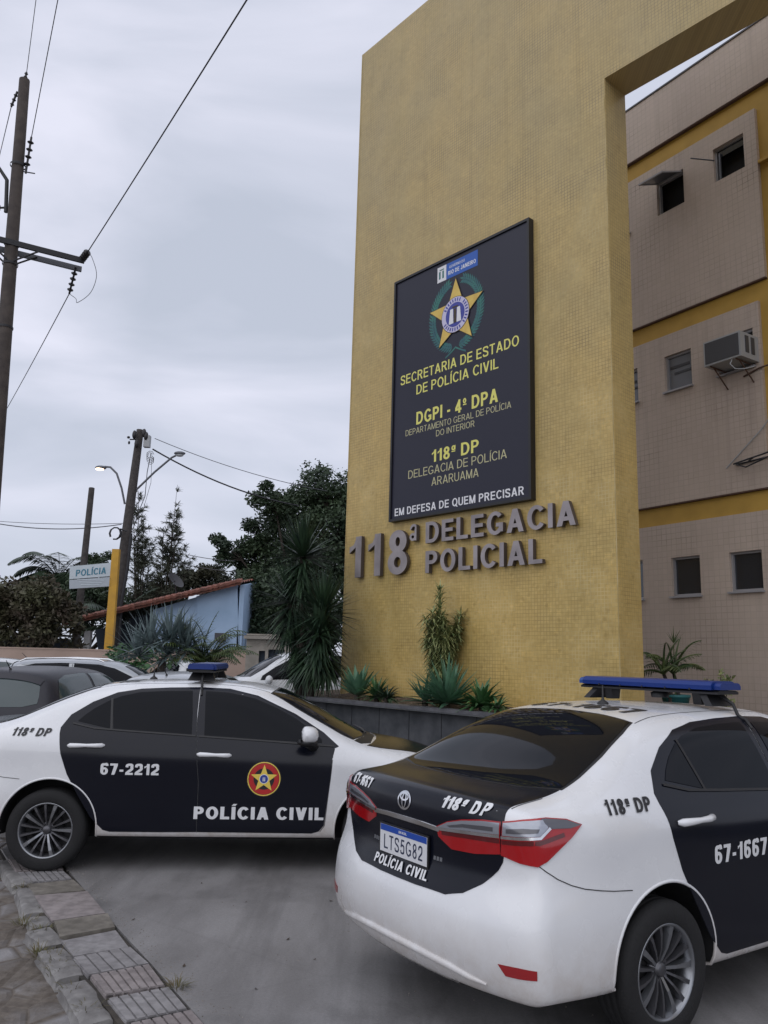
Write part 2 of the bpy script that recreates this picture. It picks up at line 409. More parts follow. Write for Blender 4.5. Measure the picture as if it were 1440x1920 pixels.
def patch_mesh(S, pts, d, off=.002, step=.05, skirt=0., smooth_poly=False, inset=None):
    d = Vector(d).normalized(); e1 = d.cross(Vector((0,0,1))); e1 = e1.normalized() if e1.length > .05 else Vector((0,1,0)).cross(d).normalized()
    e2 = e1.cross(d).normalized()
    P = [Vector(p) for p in pts]
    if smooth_poly:                                      # Catmull-Rom through the points
        Q = []; n = len(P)
        for i in range(n):
            a, b, c, e = P[i-1], P[i], P[(i+1)%n], P[(i+2)%n]
            for k in range(5):
                t = k/5; Q.append(.5*((2*b)+(c-a)*t+(2*a-5*b+4*c-e)*t*t+(3*b-a-3*c+e)*t**3))
        P = Q
    q = [Vector((p.dot(e1), p.dot(e2))) for p in P]; B = []
    for i, a in enumerate(q):
        b = q[(i+1)%len(q)]; k = max(1, int((b-a).length/step+.5))
        for j in range(k): B.append(a.lerp(b, j/k))
    nb = len(B); xs = [p.x for p in B]; ys = [p.y for p in B]; I = []
    def inside(p):
        c = False
        for i in range(nb):
            a, b = B[i], B[i-1]
            if (a.y > p.y) != (b.y > p.y) and p.x < (b.x-a.x)*(p.y-a.y)/(b.y-a.y)+a.x: c = not c
        return c
    gx = min(xs)+step*.5
    while gx < max(xs):
        gy = min(ys)+step*.5
        while gy < max(ys):
            p = Vector((gx, gy))
            if inside(p) and min((p-b).length for b in B) > step*.45: I.append(p)
            gy += step
        gx += step
    vs, es, fs, *_ = delaunay_2d_cdt(B+I, [(i, (i+1)%nb) for i in range(nb)], [], 1, 1e-6)
    out = []; nr = []
    for p in vs:
        loc, n = S.hit(e1*p.x+e2*p.y, d); out.append(loc+n*off); nr.append(n)
    f2 = []
    for f in fs:
        a, b, c = (out[k] for k in f[:3]); nn = (b-a).cross(c-a)
        f2.append(tuple(f) if nn.dot(nr[f[0]]) > 0 else tuple(reversed(f)))
    if skirt:
        cnt = {}
        for f in f2:
            for i in range(len(f)):
                a, b = f[i], f[(i+1)%len(f)]; cnt[(a, b)] = 1
        bd = [k for k in cnt if (k[1], k[0]) not in cnt]; mp_ = {}
        for a, b in bd:
            for k in (a, b):
                if k not in mp_: mp_[k] = len(out); out.append(out[k]-nr[k]*skirt); nr.append(nr[k])
            f2.append((b, a, mp_[a], mp_[b]))
    me = bpy.data.meshes.new('patch'); me.from_pydata(out, [], f2); me.update(); setnormals(me, nr)
    return me
def mirrored(me):
    m2 = me.copy(); nl = []
    src = [ (v.co.copy()) for v in me.vertices]
    cn = {}
    for lp in me.loops: cn[lp.vertex_index] = me.corner_normals[lp.index].vector.copy()
    b = bmesh.new(); b.from_mesh(m2)
    for v in b.verts: v.co.y *= -1
    bmesh.ops.reverse_faces(b, faces=b.faces); b.to_mesh(m2); b.free()
    nl = [Vector((cn[i].x, -cn[i].y, cn[i].z)) if i in cn else Vector((0,0,1)) for i in range(len(src))]
    setnormals(m2, nl); return m2
def strip_mesh(S, pts, d, width=.005, off=.0015, step=.04, up=None):
    pts = [Vector(p) for p in pts]; Q = []
    for a, b in zip(pts, pts[1:]):
        k = max(1, int((b-a).length/step)); Q += [a.lerp(b, j/k) for j in range(k)]
    Q.append(pts[-1]); hs = [S.hit(q, d) for q in Q]; vs = []; nr = []
    for i, (p, n) in enumerate(hs):
        t = (hs[min(i+1, len(hs)-1)][0]-hs[max(i-1, 0)][0]).normalized(); w_ = t.cross(n).normalized()*width/2
        vs += [p+n*off-w_, p+n*off+w_]; nr += [n, n]
    me = bpy.data.meshes.new('strip'); me.from_pydata(vs, [], [(2*i, 2*i+1, 2*i+3, 2*i+2) for i in range(len(hs)-1)]); me.update()
    setnormals(me, nr); return me
def drape(S, me, origin, U, V, d, off=.003, mirror=False):
    """lays a flat mesh (text, emblem) on the surface along d"""
    U = Vector(U).normalized(); V = Vector(V).normalized(); o = Vector(origin); nr = []
    for v in me.vertices:
        z = v.co.z; loc, n = S.hit(o+U*v.co.x+V*v.co.y, d); v.co = loc+n*(off+z); nr.append(n)
    me.update()
    if len(me.polygons) and sum(p.normal.dot(nr[p.vertices[0]]) for p in me.polygons) < 0: me.flip_normals()
    if mirror:
        for v in me.vertices: v.co.y *= -1
        me.flip_normals(); nr = [Vector((n.x, -n.y, n.z)) for n in nr]; me.update()
    setnormals(me, nr); return me
def boolean(me, cutters, name):
    o = bpy.data.objects.new(name, me); COL.objects.link(o); tmp = []
    for c in cutters:
        co_ = bpy.data.objects.new('cut', c); COL.objects.link(co_); tmp.append(co_)
        md = o.modifiers.new('b', 'BOOLEAN'); md.object = co_; md.solver = 'EXACT'; md.operation = 'DIFFERENCE'
    bpy.context.view_layer.update()
    r = bpy.data.meshes.new_from_object(o.evaluated_get(bpy.context.evaluated_depsgraph_get()))
    for t in tmp+[o]: COL.objects.unlink(t); bpy.data.objects.remove(t)
    return r

# sedan curves (x from the rear axle, forwards; y to the side; z up)
SED = {
 't0': [(-.96,0,1.100),(-.90,0,1.118),(-.75,0,1.122),(-.56,0,1.130),(-.45,0,1.165),(-.20,0,1.30),(.10,0,1.430),(.36,0,1.482),(.7,0,1.502),(1.1,0,1.508),(1.5,0,1.492),(1.80,0,1.445),(2.1,0,1.305),(2.4,0,1.145),(2.62,0,1.04),(2.72,0,1.015),(3.0,0,.972),(3.3,0,.89),(3.55,0,.79)],
 't1': [(-.96,.33,1.095),(-.88,.33,1.112),(-.74,.34,1.118),(-.54,.35,1.128),(-.43,.35,1.165),(-.18,.35,1.30),(.12,.34,1.425),(.37,.33,1.476),(.7,.33,1.497),(1.1,.33,1.503),(1.5,.33,1.487),(1.78,.33,1.438),(2.08,.36,1.295),(2.4,.42,1.125),(2.58,.43,1.035),(2.70,.42,1.008),(3.0,.38,.966),(3.3,.36,.885),(3.55,.35,.785)],
 's7': [(-.92,.59,1.085),(-.86,.59,1.100),(-.72,.60,1.110),(-.55,.635,1.124),(-.45,.66,1.150),(-.10,.65,1.300),(.15,.625,1.400),(.36,.61,1.455),(.7,.615,1.478),(1.1,.62,1.484),(1.45,.61,1.472),(1.7,.61,1.418),(2.0,.655,1.265),(2.35,.735,1.080),(2.48,.74,1.025),(2.70,.69,.985),(3.0,.62,.945),(3.3,.58,.868),(3.55,.55,.772)],
 's6': [(-.88,.70,1.068),(-.80,.705,1.080),(-.6,.725,1.098),(-.40,.745,1.128),(-.1,.735,1.215),(.15,.71,1.275),(.4,.70,1.300),(1.1,.715,1.300),(1.6,.725,1.255),(2.0,.76,1.140),(2.3,.80,1.035),(2.6,.795,.975),(3.0,.72,.925),(3.3,.66,.845),(3.55,.62,.752)],
 's5': [(-.84,.755,1.040),(-.5,.812,1.070),(-.2,.825,1.085),(.2,.830,1.072),(.6,.835,1.048),(1.2,.840,1.020),(2.0,.846,.978),(2.4,.852,.945),(2.8,.845,.895),(3.1,.805,.84),(3.4,.73,.77),(3.55,.70,.735)],
 's4': [(-.82,.785,.965),(-.4,.860,.985),(0,.882,.985),(.6,.884,.945),(1.2,.885,.925),(2.2,.884,.885),(2.7,.885,.845),(3.1,.865,.79),(3.4,.79,.715),(3.55,.75,.69)],
 's3': [(-.82,.795,.865),(-.4,.858,.865),(0,.879,.86),(.6,.880,.83),(1.2,.881,.815),(2.2,.881,.79),(2.7,.884,.76),(3.1,.87,.72),(3.4,.81,.66),(3.55,.77,.64)],
 's2': [(-.82,.815,.755),(-.4,.858,.745),(0,.880,.73),(.6,.874,.70),(1.2,.874,.695),(2.2,.875,.685),(2.7,.885,.67),(3.1,.872,.64),(3.4,.82,.60),(3.55,.78,.59)],
 's1': [(-.83,.85,.660),(-.4,.870,.64),(0,.882,.61),(.6,.870,.57),(1.2,.870,.565),(2.2,.872,.565),(2.7,.885,.56),(3.1,.872,.545),(3.4,.825,.53),(3.55,.785,.525)],
 's0': [(-.82,.86,.480),(-.4,.875,.47),(0,.878,.45),(.6,.868,.43),(1.2,.866,.425),(2.2,.868,.43),(2.7,.880,.435),(3.1,.866,.43),(3.4,.82,.42),(3.55,.78,.42)],
 'r1': [(-.80,.86,.325),(-.4,.872,.30),(0,.866,.29),(.6,.858,.285),(1.2,.857,.285),(2.2,.858,.285),(2.7,.868,.285),(3.1,.855,.28),(3.4,.80,.28),(3.55,.76,.28)],
 'rb': [(-.80,.82,.268),(-.4,.83,.25),(0,.80,.235),(.6,.80,.215),(1.2,.80,.212),(2.2,.80,.212),(2.7,.80,.22),(3.1,.80,.22),(3.4,.74,.23),(3.55,.72,.235)],
}
def prof(keys): return pchip(sorted(keys))
_rx = prof([(.268,-.92),(.325,-.965),(.48,-1.01),(.61,-1.006),(.66,-.985),(.70,-.95),(.755,-.925),(.865,-.925),(.965,-.94),(1.04,-.958),(1.10,-.955)])
_fx = prof([(.235,3.50),(.28,3.60),(.42,3.66),(.59,3.66),(.69,3.62),(.772,3.56)])
def _plan(y, k): return k*(abs(y)/.8)**2.6
def sed_rear(y, z): return _rx(z)+_plan(y, .14)
def sed_front(y, z): return _fx(z)-_plan(y, .26)
#           t0    t1    s7    s6    s5   s4   s3   s2   s1   s0   r1   rb
RS_ = [0, .010, .052, .10, .145, .15,.15,.145,.115,.10,.11,.14]
FS_ = [.0, .02, .09, .15, .22, .20,.20,.19,.17,.15,.17,.2]
def arch_cutters(rad, cx, cz, y0=.57):
    cs = []
    for x in cx:
        for sgn in (1, -1):
            b = bmesh.new(); bmesh.ops.create_cone(b, cap_ends=True, segments=56, radius1=rad, radius2=rad, depth=1.0)
            for v in b.verts: v.co = Vector((v.co.x+x, sgn*(v.co.z+.5+y0), v.co.y+cz))
            bmesh.ops.recalc_face_normals(b, faces=b.faces); me = bpy.data.meshes.new('cut'); b.to_mesh(me); b.free(); cs.append(me)
    return cs
def finish_body(S0, arch, name, paint, dark, parent):
    rad, cxs, cz = arch
    me = boolean(S0.copy(), arch_cutters(rad, cxs, cz), name)
    me.materials.clear(); me.materials.append(paint); me.materials.append(dark)
    for p in me.polygons:
        c = p.center; k = 0
        for cx in cxs:
            rr = math.hypot(c.x-cx, c.z-cz)
            if rr < rad*1.02 and abs(c.y) > .55 and (abs(abs(c.y)-.57) < .01 or (abs(p.normal.y) < .35 and rr > rad*.97)): k = 1
        if p.normal.z < -.8 and c.z < .3: k = 1
        p.material_index = k; p.use_smooth = True
    me.set_sharp_from_angle(angle=R(42))
    return link(name, me, None, parent)
def arch_lip(S, cx, cz, rad, a0=-14, a1=194, r=.009):
    mb = MB(); pts = []
    for k in range(41):
        a = R(a0+(a1-a0)*k/40); P = Vector((cx+rad*math.cos(a), 1.0, cz+rad*math.sin(a))); loc, n = S.hit(P, (0,-1,0)); pts.append(loc+Vector((0,-.003,0)))
    mb.tube(pts, r, 6); return mb.mesh('arch_lip')

def wheel(parent, x, y, rad=.316, rim=.212, width=.205, spokes=15, tone='rim_silver'):
    """y > 0: outer side faces +y"""
    sgn = 1 if y > 0 else -1
    M_ = Matrix.Translation((x, y, rad))@Matrix.Rotation(-sgn*math.pi/2, 4, 'X')      # local z -> outwards
    w_ = thing('wheel', None, None); w_.parent = parent; w_.matrix_local = M_
    for k in ('label', 'category'):
        if k in w_: del w_[k]
    hw = width/2
    t = MB(); t.lathe([(rim-.004,-hw*.9),(rim+.012,-hw),(rad-.035,-hw*1.02),(rad-.008,-hw*.86),(rad,-hw*.6),(rad,-hw*.42),(rad-.006,-hw*.40),(rad-.006,-hw*.35),(rad,-hw*.33),(rad,-.006),(rad-.006,-.004),(rad-.006,.004),(rad,.006),(rad,hw*.33),(rad-.006,hw*.35),(rad-.006,hw*.40),(rad,hw*.42),(rad,hw*.6),(rad-.008,hw*.86),(rad-.035,hw*1.02),(rim+.03,hw*1.0),(rim+.012,hw*.97),(rim-.004,hw*.88)], 56)
    t.build('tyre', MATS['tyre'], w_)
    r_ = MB(); r_.lathe([(rim-.03,-hw*.8),(rim-.022,hw*.2),(rim-.014,hw*.72),(rim-.002,hw*.84),(rim+.006,hw*.92),(rim-.006,hw*.93),(rim-.012,hw*.80)], 56); r_.build('rim', MATS[tone], w_)
    b_ = MB(); b_.lathe([(0,hw*.02),(rim-.03,hw*.02)], 40); b_.lathe([(.13,hw*.12),(.13,hw*.2),(.05,hw*.22)], 32); b_.build('brake_disc', MATS['wheel_dark'], w_)
    s_ = MB(); s2 = MB()
    for k in range(spokes):
        a = 2*math.pi*k/spokes; tgt = s_ if k % 3 else s2
        wd0, wd1 = (.008, .0125) if k % 3 else (.012, .019)
        ca, sa = math.cos(a), math.sin(a); T = Vector((-sa, ca, 0)); D = Vector((ca, sa, 0)); vs = []
        for q, (rr, zz, ww) in enumerate(((.035, hw*.50, wd0), (.10, hw*.72, wd0*1.1), (.16, hw*.80, wd1), (rim-.010, hw*.80, wd1*1.25))):
            c = D*rr+Vector((0,0,zz)); vs += [c-T*ww+Vector((0,0,-.03)), c-T*ww*.62, c+T*ww*.62, c+T*ww+Vector((0,0,-.03))]
        fs = []
        for q in range(3):
            for e_ in range(3): fs.append((q*4+e_, q*4+e_+1, q*4+4+e_+1, q*4+4+e_))
        tgt.add(vs, fs)
    s_.build('spokes', MATS[tone+'_dark'], w_, recalc=True); s2.build('spokes', MATS[tone], w_, recalc=True)
    h_ = MB(); h_.lathe([(0,hw*.66),(.026,hw*.66),(.032,hw*.60),(.034,hw*.5),(.058,hw*.42),(.062,hw*.2)], 24)
    for k in range(5):
        a = 2*math.pi*(k+.5)/5; h_.lathe([(0,.012),(.010,.010),(.011,-.01)], 8, Matrix.Translation((.050*math.cos(a), .050*math.sin(a), hw*.42)))
    h_.build('hub_cap', MATS[tone+'_dark'], w_)
    return w_
# ------------------------------------------------------------------ shared materials
mat('car_white', (.74,.75,.77), .28, coat=.6)
def _dirty():
    k = NT('white_paint', .26); k.b.inputs['Coat Weight'].default_value = .6; k.b.inputs['Coat Roughness'].default_value = .06
    sx = k.n('ShaderNodeSeparateXYZ'); k.l(k.tc.outputs['Object'], sx.inputs[0])
    z = k.math('SUBTRACT', .62, sx.outputs['Z']); z = k.math('MULTIPLY', z, 1.9)
    nn = k.noise(9, detail=8, rough=.7); z2 = k.math('MULTIPLY', z, k.math('POWER', nn, 1.3)); z2 = k.math('MULTIPLY', z2, 2.1)
    f = k.n('ShaderNodeClamp'); k.l(z2, f.inputs[0])
    lo = k.ramp(k.noise(2.2), [(.4, (.70,.71,.735)), (.65, (.76,.77,.79))])
    k.base(k.mix(f.outputs[0], lo, (.42,.36,.31)))
    rr = k.ramp(k.noise(5, detail=7), [(.4, .2), (.7, .36)]); k.l(rr, k.b.inputs['Roughness'])
_dirty()
mat('black_vinyl', (.005,.006,.012), .22, spec=.32)
mat('trim_black', (.012,.012,.014), .5)
mat('glass_dark', (.005,.006,.009), .04, spec=.13)
mat('wheel_well', (.012,.012,.013), .9)
mat('gap', (.02,.02,.022), .8)
mat('tyre', (.011,.011,.012), .82, bump=.3, bscale=90)
mat('wheel_dark', (.015,.015,.016), .6, metal=.4)
mat('rim_silver', (.27,.28,.30), .3, metal=.85)
mat('rim_silver_dark', (.11,.11,.12), .35, metal=.7)
mat('chrome', (.75,.76,.78), .12, metal=1.)
mat('tail_red', (.36,.004,.008), .12, coat=.8)
mat('tail_red_dark', (.10,.004,.006), .15, coat=.8)
mat('tail_clear', (.36,.38,.43), .14, metal=.5, coat=.8)
mat('tail_grey', (.10,.10,.115), .15, metal=.3, coat=.8)
mat('reflector_red', (.30,.012,.015), .25, coat=.5)
mat('decal_white', (.72,.73,.75), .45)
mat('decal_black', (.015,.015,.018), .45)
mat('bar_blue', (.006,.028,.17), .3, spec=.4)
mat('bar_blue_light', (.02,.07,.26), .3)
mat('plate_white', (.66,.67,.70), .4)
mat('plate_blue', (.01,.06,.34), .4)
mat('plate_ink', (.02,.03,.07), .5)
mat('seal_red', (.45,.02,.02), .4)
mat('seal_yellow', (.78,.58,.10), .4)
mat('seal_blue', (.02,.05,.30), .4)
mat('seal_white', (.72,.72,.75), .4)
mat('headlamp', (.45,.47,.5), .1, metal=.5, coat=1.)
M = MATS
C_ = (1, -1)
def sides(name, me, m, parent, label=None):
    """right-hand part (local -y) and its left-hand twin; surfaces are computed at +y"""
    a = link(name, mirrored(me), m, parent, label); b = link(name, me, m, parent, label); return a, b
def disc(r, n=36, z=0., r0=0.):
    mb = MB()
    if r0 == 0:
        vs = [(0,0,z)]+[(r*.5*math.cos(2*math.pi*k/n), r*.5*math.sin(2*math.pi*k/n), z) for k in range(n)]+[(r*math.cos(2*math.pi*k/n), r*math.sin(2*math.pi*k/n), z) for k in range(n)]
        mb.add(vs, [(0, 1+k, 1+(k+1)%n) for k in range(n)]+[(1+k, 1+n+k, 1+n+(k+1)%n, 1+(k+1)%n) for k in range(n)])
    else:
        vs = [(q*math.cos(2*math.pi*k/n), q*math.sin(2*math.pi*k/n), z) for q in (r0, r) for k in range(n)]
        mb.add(vs, [(k, n+k, n+(k+1)%n, (k+1)%n) for k in range(n)])
    return mb
def star_mb(r, ri=.40, z=0., rot=0.):
    mb = MB(); vs = [(0,0,z)]
    for k in range(10):
        a = math.pi/2+rot+k*math.pi/5; q = r if k % 2 == 0 else r*ri; vs.append((q*math.cos(a), q*math.sin(a), z))
    mb.add(vs, [(0, 1+k, 1+(k+1)%10) for k in range(10)]); return mb
def door_seal(r):
    """round police seal: dark rope border, red ring with lettering, yellow star, blue centre with two towers"""
    out = [(disc(r, z=0), 'decal_black')]
    out += [(disc(r*.955, r0=r*.90, z=.0008), 'seal_yellow'), (disc(r*.88, z=.0008), 'seal_red'), (disc(r*.60, z=.0016), 'decal_black'), (star_mb(r*.80, .42, .0024), 'seal_yellow')]
    out += [(disc(r*.27, z=.0032), 'seal_white'), (disc(r*.23, z=.0040), 'seal_blue')]
    t = MB()
    for s in C_: t.add([(s*r*.045-r*.03, -r*.13, .0048), (s*r*.045+r*.03, -r*.13, .0048), (s*r*.045+r*.02, r*.10, .0048), (s*r*.045-r*.02, r*.10, .0048)], [(0,1,2,3)])
    out.append((t, 'seal_white')); return out
def ring_marque(r):
    """three interlocked ovals"""
    mb = MB()
    def oval(cx, cy, a, b, w, z):
        n = 32; vs = [(cx+(a+q)*math.cos(2*math.pi*k/n), cy+(b+q)*math.sin(2*math.pi*k/n), z) for q in (-w, w) for k in range(n)]
        mb.add(vs, [(k, n+k, n+(k+1)%n, (k+1)%n) for k in range(n)])
    oval(0, 0, r*1.0, r*.78, r*.09, 0); oval(0, 0, r*.30, r*.66, r*.075, .0008); oval(0, r*.34, r*.62, r*.30, r*.075, .0016); return mb

def mirror_shape():
    """door mirror: shell in the paint colour, dark lower half and arm (x fwd, y out)"""
    shell = MB(); seg, rg = 16, 8; vs = []; c = Vector((2.06, .965, 1.095))
    for i in range(rg+1):
        t = math.pi*i/rg
        for k in range(seg):
            a = 2*math.pi*k/seg; x, y, z = math.sin(t)*math.cos(a), math.cos(t), math.sin(t)*math.sin(a)
            px = (.10 if x > 0 else .045)*math.copysign(abs(x)**.8, x); py = .115*math.copysign(abs(y)**.85, y); pz = (.080 if z > 0 else .062)*math.copysign(abs(z)**.75, z)
            vs.append(c+Vector((px, py, pz+py*.08)))
    shell.add(vs, [(i*seg+k, (i+1)*seg+k, (i+1)*seg+(k+1)%seg, i*seg+(k+1)%seg) for i in range(rg) for k in range(seg)], True)
    arm = MB(); arm.tube([(2.13,.80,.985),(2.11,.86,1.0),(2.08,.93,1.03)], [.05,.035,.04], 8); arm.blob((2.065,.955,1.045), (.085,.10,.035), 12, 6)
    gl = MB(); gl.add([(2.013,.875,1.045),(2.013,1.055,1.05),(2.013,1.06,1.13),(2.013,.885,1.14)], [(0,1,2,3)])
    return shell, arm, gl
def flip_mb(mb):
    o = MB(); o.v = [(x, -y, z) for x, y, z in mb.v]; o.f = [tuple(reversed(f)) for f in mb.f]; o.mi = list(mb.mi); o.smooth = list(mb.smooth); return o
def lightbar(parent, x0, z0, half, cable=True):
    b = thing('light_bar', None, None); b.parent = parent
    def rounded(hy0, hy1, hx, z_lo, z_hi, y_off=0.):
        mb = MB(); sec = [(-hx,z_lo),(-hx*1.02,(z_lo+z_hi)/2),(-hx*.9,z_hi-.006),(-hx*.72,z_hi),(hx*.72,z_hi),(hx*.9,z_hi-.006),(hx*1.02,(z_lo+z_hi)/2),(hx,z_lo)]
        mb.extr([(x0+a, hy0, c) for a, c in sec], (0, hy1-hy0, 0)); return mb
    rounded(-half+.05, half-.05, .125, z0+.022, z0+.075).build('lens', M['bar_blue'], b, recalc=True)
    for s in C_:
        e_ = rounded(s*(half-.048), s*half, .105, z0+.024, z0+.066); e_.build('end_cap', M['bar_blue_light'] if s > 0 else M['bar_blue'], b, recalc=True)
    base = rounded(-half+.02, half-.02, .11, z0-.004, z0+.02)
    for k in range(5): base.box((x0, -half+.2+k*(2*half-.4)/4, z0+.022), (.262, .008, .012))
    base.build('base', M['trim_black'], b, recalc=True)
    for s in C_:
        ft = MB(); ft.extr([(x0-.09, s*(half-.16), z0-.004), (x0+.09, s*(half-.16), z0-.004), (x0+.12, s*(half-.10), z0-.075), (x0-.12, s*(half-.10), z0-.075)], (0, s*.05, 0))
        ft.extr([(x0-.05, s*.32, z0-.004), (x0+.05, s*.32, z0-.004), (x0+.035, s*.32, z0-.075), (x0-.035, s*.32, z0-.075)], (0, s*.06, 0))
        ft.build('foot', M['trim_black'], b, recalc=True)
    sp = MB(); sp.lathe([(.055,0),(.06,.03),(.04,.04),(0,.04)], 16, Matrix.Translation((x0-.02,-.06,z0-.045))); sp.build('siren', M['trim_black'], b)
    return b

DOORS_TOP = [(.031,.8,1.07),(.028,.80,1.115),(.086,.742,1.214),(.239,.676,1.318),(.426,.63,1.398),(.62,.60,1.432),(.861,.60,1.447),(1.12,.60,1.455),(1.375,.60,1.447),(1.62,.62,1.395),(1.954,.667,1.250),(2.204,.754,1.105),(2.335,.82,1.0)]
def police_car(root):
    V, F_ = body_cage(SED, -.93, 3.50, RS_, FS_, sed_rear, sed_front, 38)
    sm = subsurf(V, F_, 2, 'body'); S = Surf(sm)
    body = finish_body(sm, (.385, (.01, 2.70), .335), 'body', M['white_paint'], M['wheel_well'], root)
    Yd = (0,-1,0)
    for cx in (.01, 2.70): sides('wheel_arch_lip', arch_lip(S, cx, .335, .386), M['white_paint'], root)
    # doors
    rear = DOORS_TOP[:8]+[(1.125,.7,1.25),(1.140,.83,1.05),(1.185,.88,.7),(1.192,.86,.312),(.90,.85,.309),(.50,.857,.310),(.446,.857,.325),(.344,.87,.423),(.234,.877,.588),(.13,.879,.757),(.066,.88,.915)]
    front = [(1.127,.6,1.455)]+DOORS_TOP[8:]+[(2.30,.83,.985),(2.284,.833,.93),(2.270,.87,.75),(2.256,.874,.618),(2.231,.863,.375),(2.19,.86,.325),(2.13,.852,.308),(1.198,.86,.312),(1.191,.88,.7),(1.146,.83,1.05),(1.131,.7,1.25)]
    rd = sides('rear_door', patch_mesh(S, rear, Yd, .0030, .028, .006), M['black_vinyl'], root)
    fd = sides('front_door', patch_mesh(S, front, Yd, .0030, .028, .006), M['black_vinyl'], root)
    g1 = patch_mesh(S, [(.155,.769,1.165),(.20,.7,1.212),(.27,.7,1.268),(.36,.7,1.322),(.385,.68,1.335),(.425,.8,1.112)], Yd, .0058, .028)
    g2 = patch_mesh(S, [(.455,.807,1.108),(.405,.7,1.342),(.47,.65,1.368),(.62,.62,1.402),(.85,.62,1.418),(1.06,.62,1.424),(1.085,.7,1.25),(1.10,.817,1.076),(.78,.81,1.090)], Yd, .0058, .028)
    g3 = patch_mesh(S, [(1.205,.824,1.066),(1.19,.7,1.25),(1.172,.622,1.424),(1.372,.617,1.414),(1.60,.637,1.370),(1.80,.66,1.292),(1.96,.69,1.212),(2.10,.75,1.120),(2.19,.79,1.050),(2.19,.82,1.026),(1.7,.82,1.045)], Yd, .0058, .028)
    for i, (d_, s_) in enumerate(zip(rd, (-1, 1))):
        q = (lambda m: mirrored(m)) if s_ < 0 else (lambda m: m.copy())
        link('window', q(g1), M['glass_dark'], d_); link('window', q(g2), M['glass_dark'], d_)
        link('belt_strip', q(strip_mesh(S, [(.12,.8,1.148),(.30,.8,1.112),(.55,.8,1.096),(1.135,.83,1.066)], Yd, .014, .009)), M['trim_black'], d_)
        link('window_post', q(strip_mesh(S, [(.395,.68,1.35),(.44,.8,1.108)], Yd, .018, .009)), M['trim_black'], d_)
        hd = MB(); hp = [(.118,0,.979),(.14,.018,.981),(.20,.030,.983),(.27,.033,.984),(.34,.030,.984),(.39,.016,.984),(.408,0,.984)]
        hd.tube([Vector((x, S.hit((x, 1, z), Yd)[0].y+y, z)) for x, y, z in hp], [.010,.020,.018,.014,.017,.019,.008], 10)
        (hd if s_ > 0 else flip_mb(hd)).build('handle', M['white_paint'], d_)
    for i, (d_, s_) in enumerate(zip(fd, (-1, 1))):
        q = (lambda m: mirrored(m)) if s_ < 0 else (lambda m: m.copy())
        link('window', q(g3), M['glass_dark'], d_)
        link('belt_strip', q(strip_mesh(S, [(1.16,.83,1.064),(1.7,.83,1.036),(2.29,.83,1.0)], Yd, .014, .009)), M['trim_black'], d_)
        hd = MB(); hp = [(1.165,0,.925),(1.19,.018,.926),(1.25,.030,.926),(1.31,.033,.925),(1.38,.030,.923),(1.425,.016,.921),(1.442,0,.920)]
        hd.tube([Vector((x, S.hit((x, 1, z), Yd)[0].y+y, z)) for x, y, z in hp], [.010,.020,.018,.014,.017,.019,.008], 10)
        (hd if s_ > 0 else flip_mb(hd)).build('handle', M['white_paint'], d_)
        sh, ar, gl = mirror_shape()
        mi = (ar if s_ > 0 else flip_mb(ar)).build('door_mirror', M['trim_black'], d_)
        # the shell and glass hang on the same level
        mi2 = (sh if s_ > 0 else flip_mb(sh)).build('mirror_shell', M['white_paint'], d_); (gl if s_ > 0 else flip_mb(gl)).build('mirror_glass', M['chrome'], d_)
    # rear window, windscreen, bonnet
    dr = (.62, 0, -.78)
    rw = [(.265,0,1.468),(.255,.25,1.46),(.235,.50,1.428),(.10,.545,1.378),(-.128,.60,1.274),(-.32,.625,1.190),(-.455,.635,1.142),(-.53,.45,1.130),(-.565,.20,1.13),(-.575,0,1.13)]
    rw = rw+[(x,-y,z) for x, y, z in rw[-2:0:-1]]
    def grow(P, k):
        cx = sum(p[0] for p in P)/len(P); cz = sum(p[2] for p in P)/len(P); out = []
        for x, y, z in P:
            v = Vector((x-cx, y, z-cz)); v = v*(1+k/v.length); out.append((v.x+cx, v.y, v.z+cz))
        return out
    link('rear_window_seal', patch_mesh(S, grow(rw, .016), dr, .0020, .06, .004), M['trim_black'], root)
    link('rear_window', patch_mesh(S, rw, dr, .0042, .06, .003), M['glass_dark'], root)
    ws = [(1.80,0,1.445),(1.79,.25,1.44),(1.735,.50,1.405),(1.98,.565,1.29),(2.22,.615,1.165),(2.36,.655,1.09),(2.46,.66,1.055),(2.55,.40,1.05),(2.59,0,1.05)]
    ws = ws+[(x,-y,z) for x, y, z in ws[-2:0:-1]]
    dw = (-.6, 0, -.8)
    link('windscreen_seal', patch_mesh(S, grow(ws, .02), dw, .0020, .06, .004), M['trim_black'], root)
    link('windscreen', patch_mesh(S, ws, dw, .0042, .06, .003), M['glass_dark'], root)
    cw = [(2.60,0,1.05),(2.57,.40,1.05),(2.47,.69,1.04),(2.53,.71,1.0),(2.62,.60,1.0),(2.70,0,1.0)]; cw = cw+[(x,-y,z) for x, y, z in cw[-2:0:-1]]
    link('cowl', patch_mesh(S, cw, (0,0,-1), .0022, .06, .004), M['trim_black'], root)
    hp = [(2.715,0,1),(2.69,.30,1),(2.63,.60,1),(2.58,.715,1.),(2.70,.70,1),(2.95,.63,1),(3.20,.585,1),(3.42,.55,1),(3.50,.35,1),(3.53,0,1)]; hp = hp+[(x,-y,z) for x, y, z in hp[-2:0:-1]]
    link('bonnet', patch_mesh(S, hp, (0,0,-1), .003, .07, .006), M['black_vinyl'], root)
    for s in C_:
        wb = MB(); pts = [(2.60, s*.10-.1, 1.062), (2.585, s*.10+.12, 1.072), (2.52, s*.10+.36, 1.078)]
        wb.tube([S.hit(p, (0,0,-1))[0]+Vector((0,0,.02)) for p in pts], .008, 6); wb.build('wiper', M['trim_black'], root)
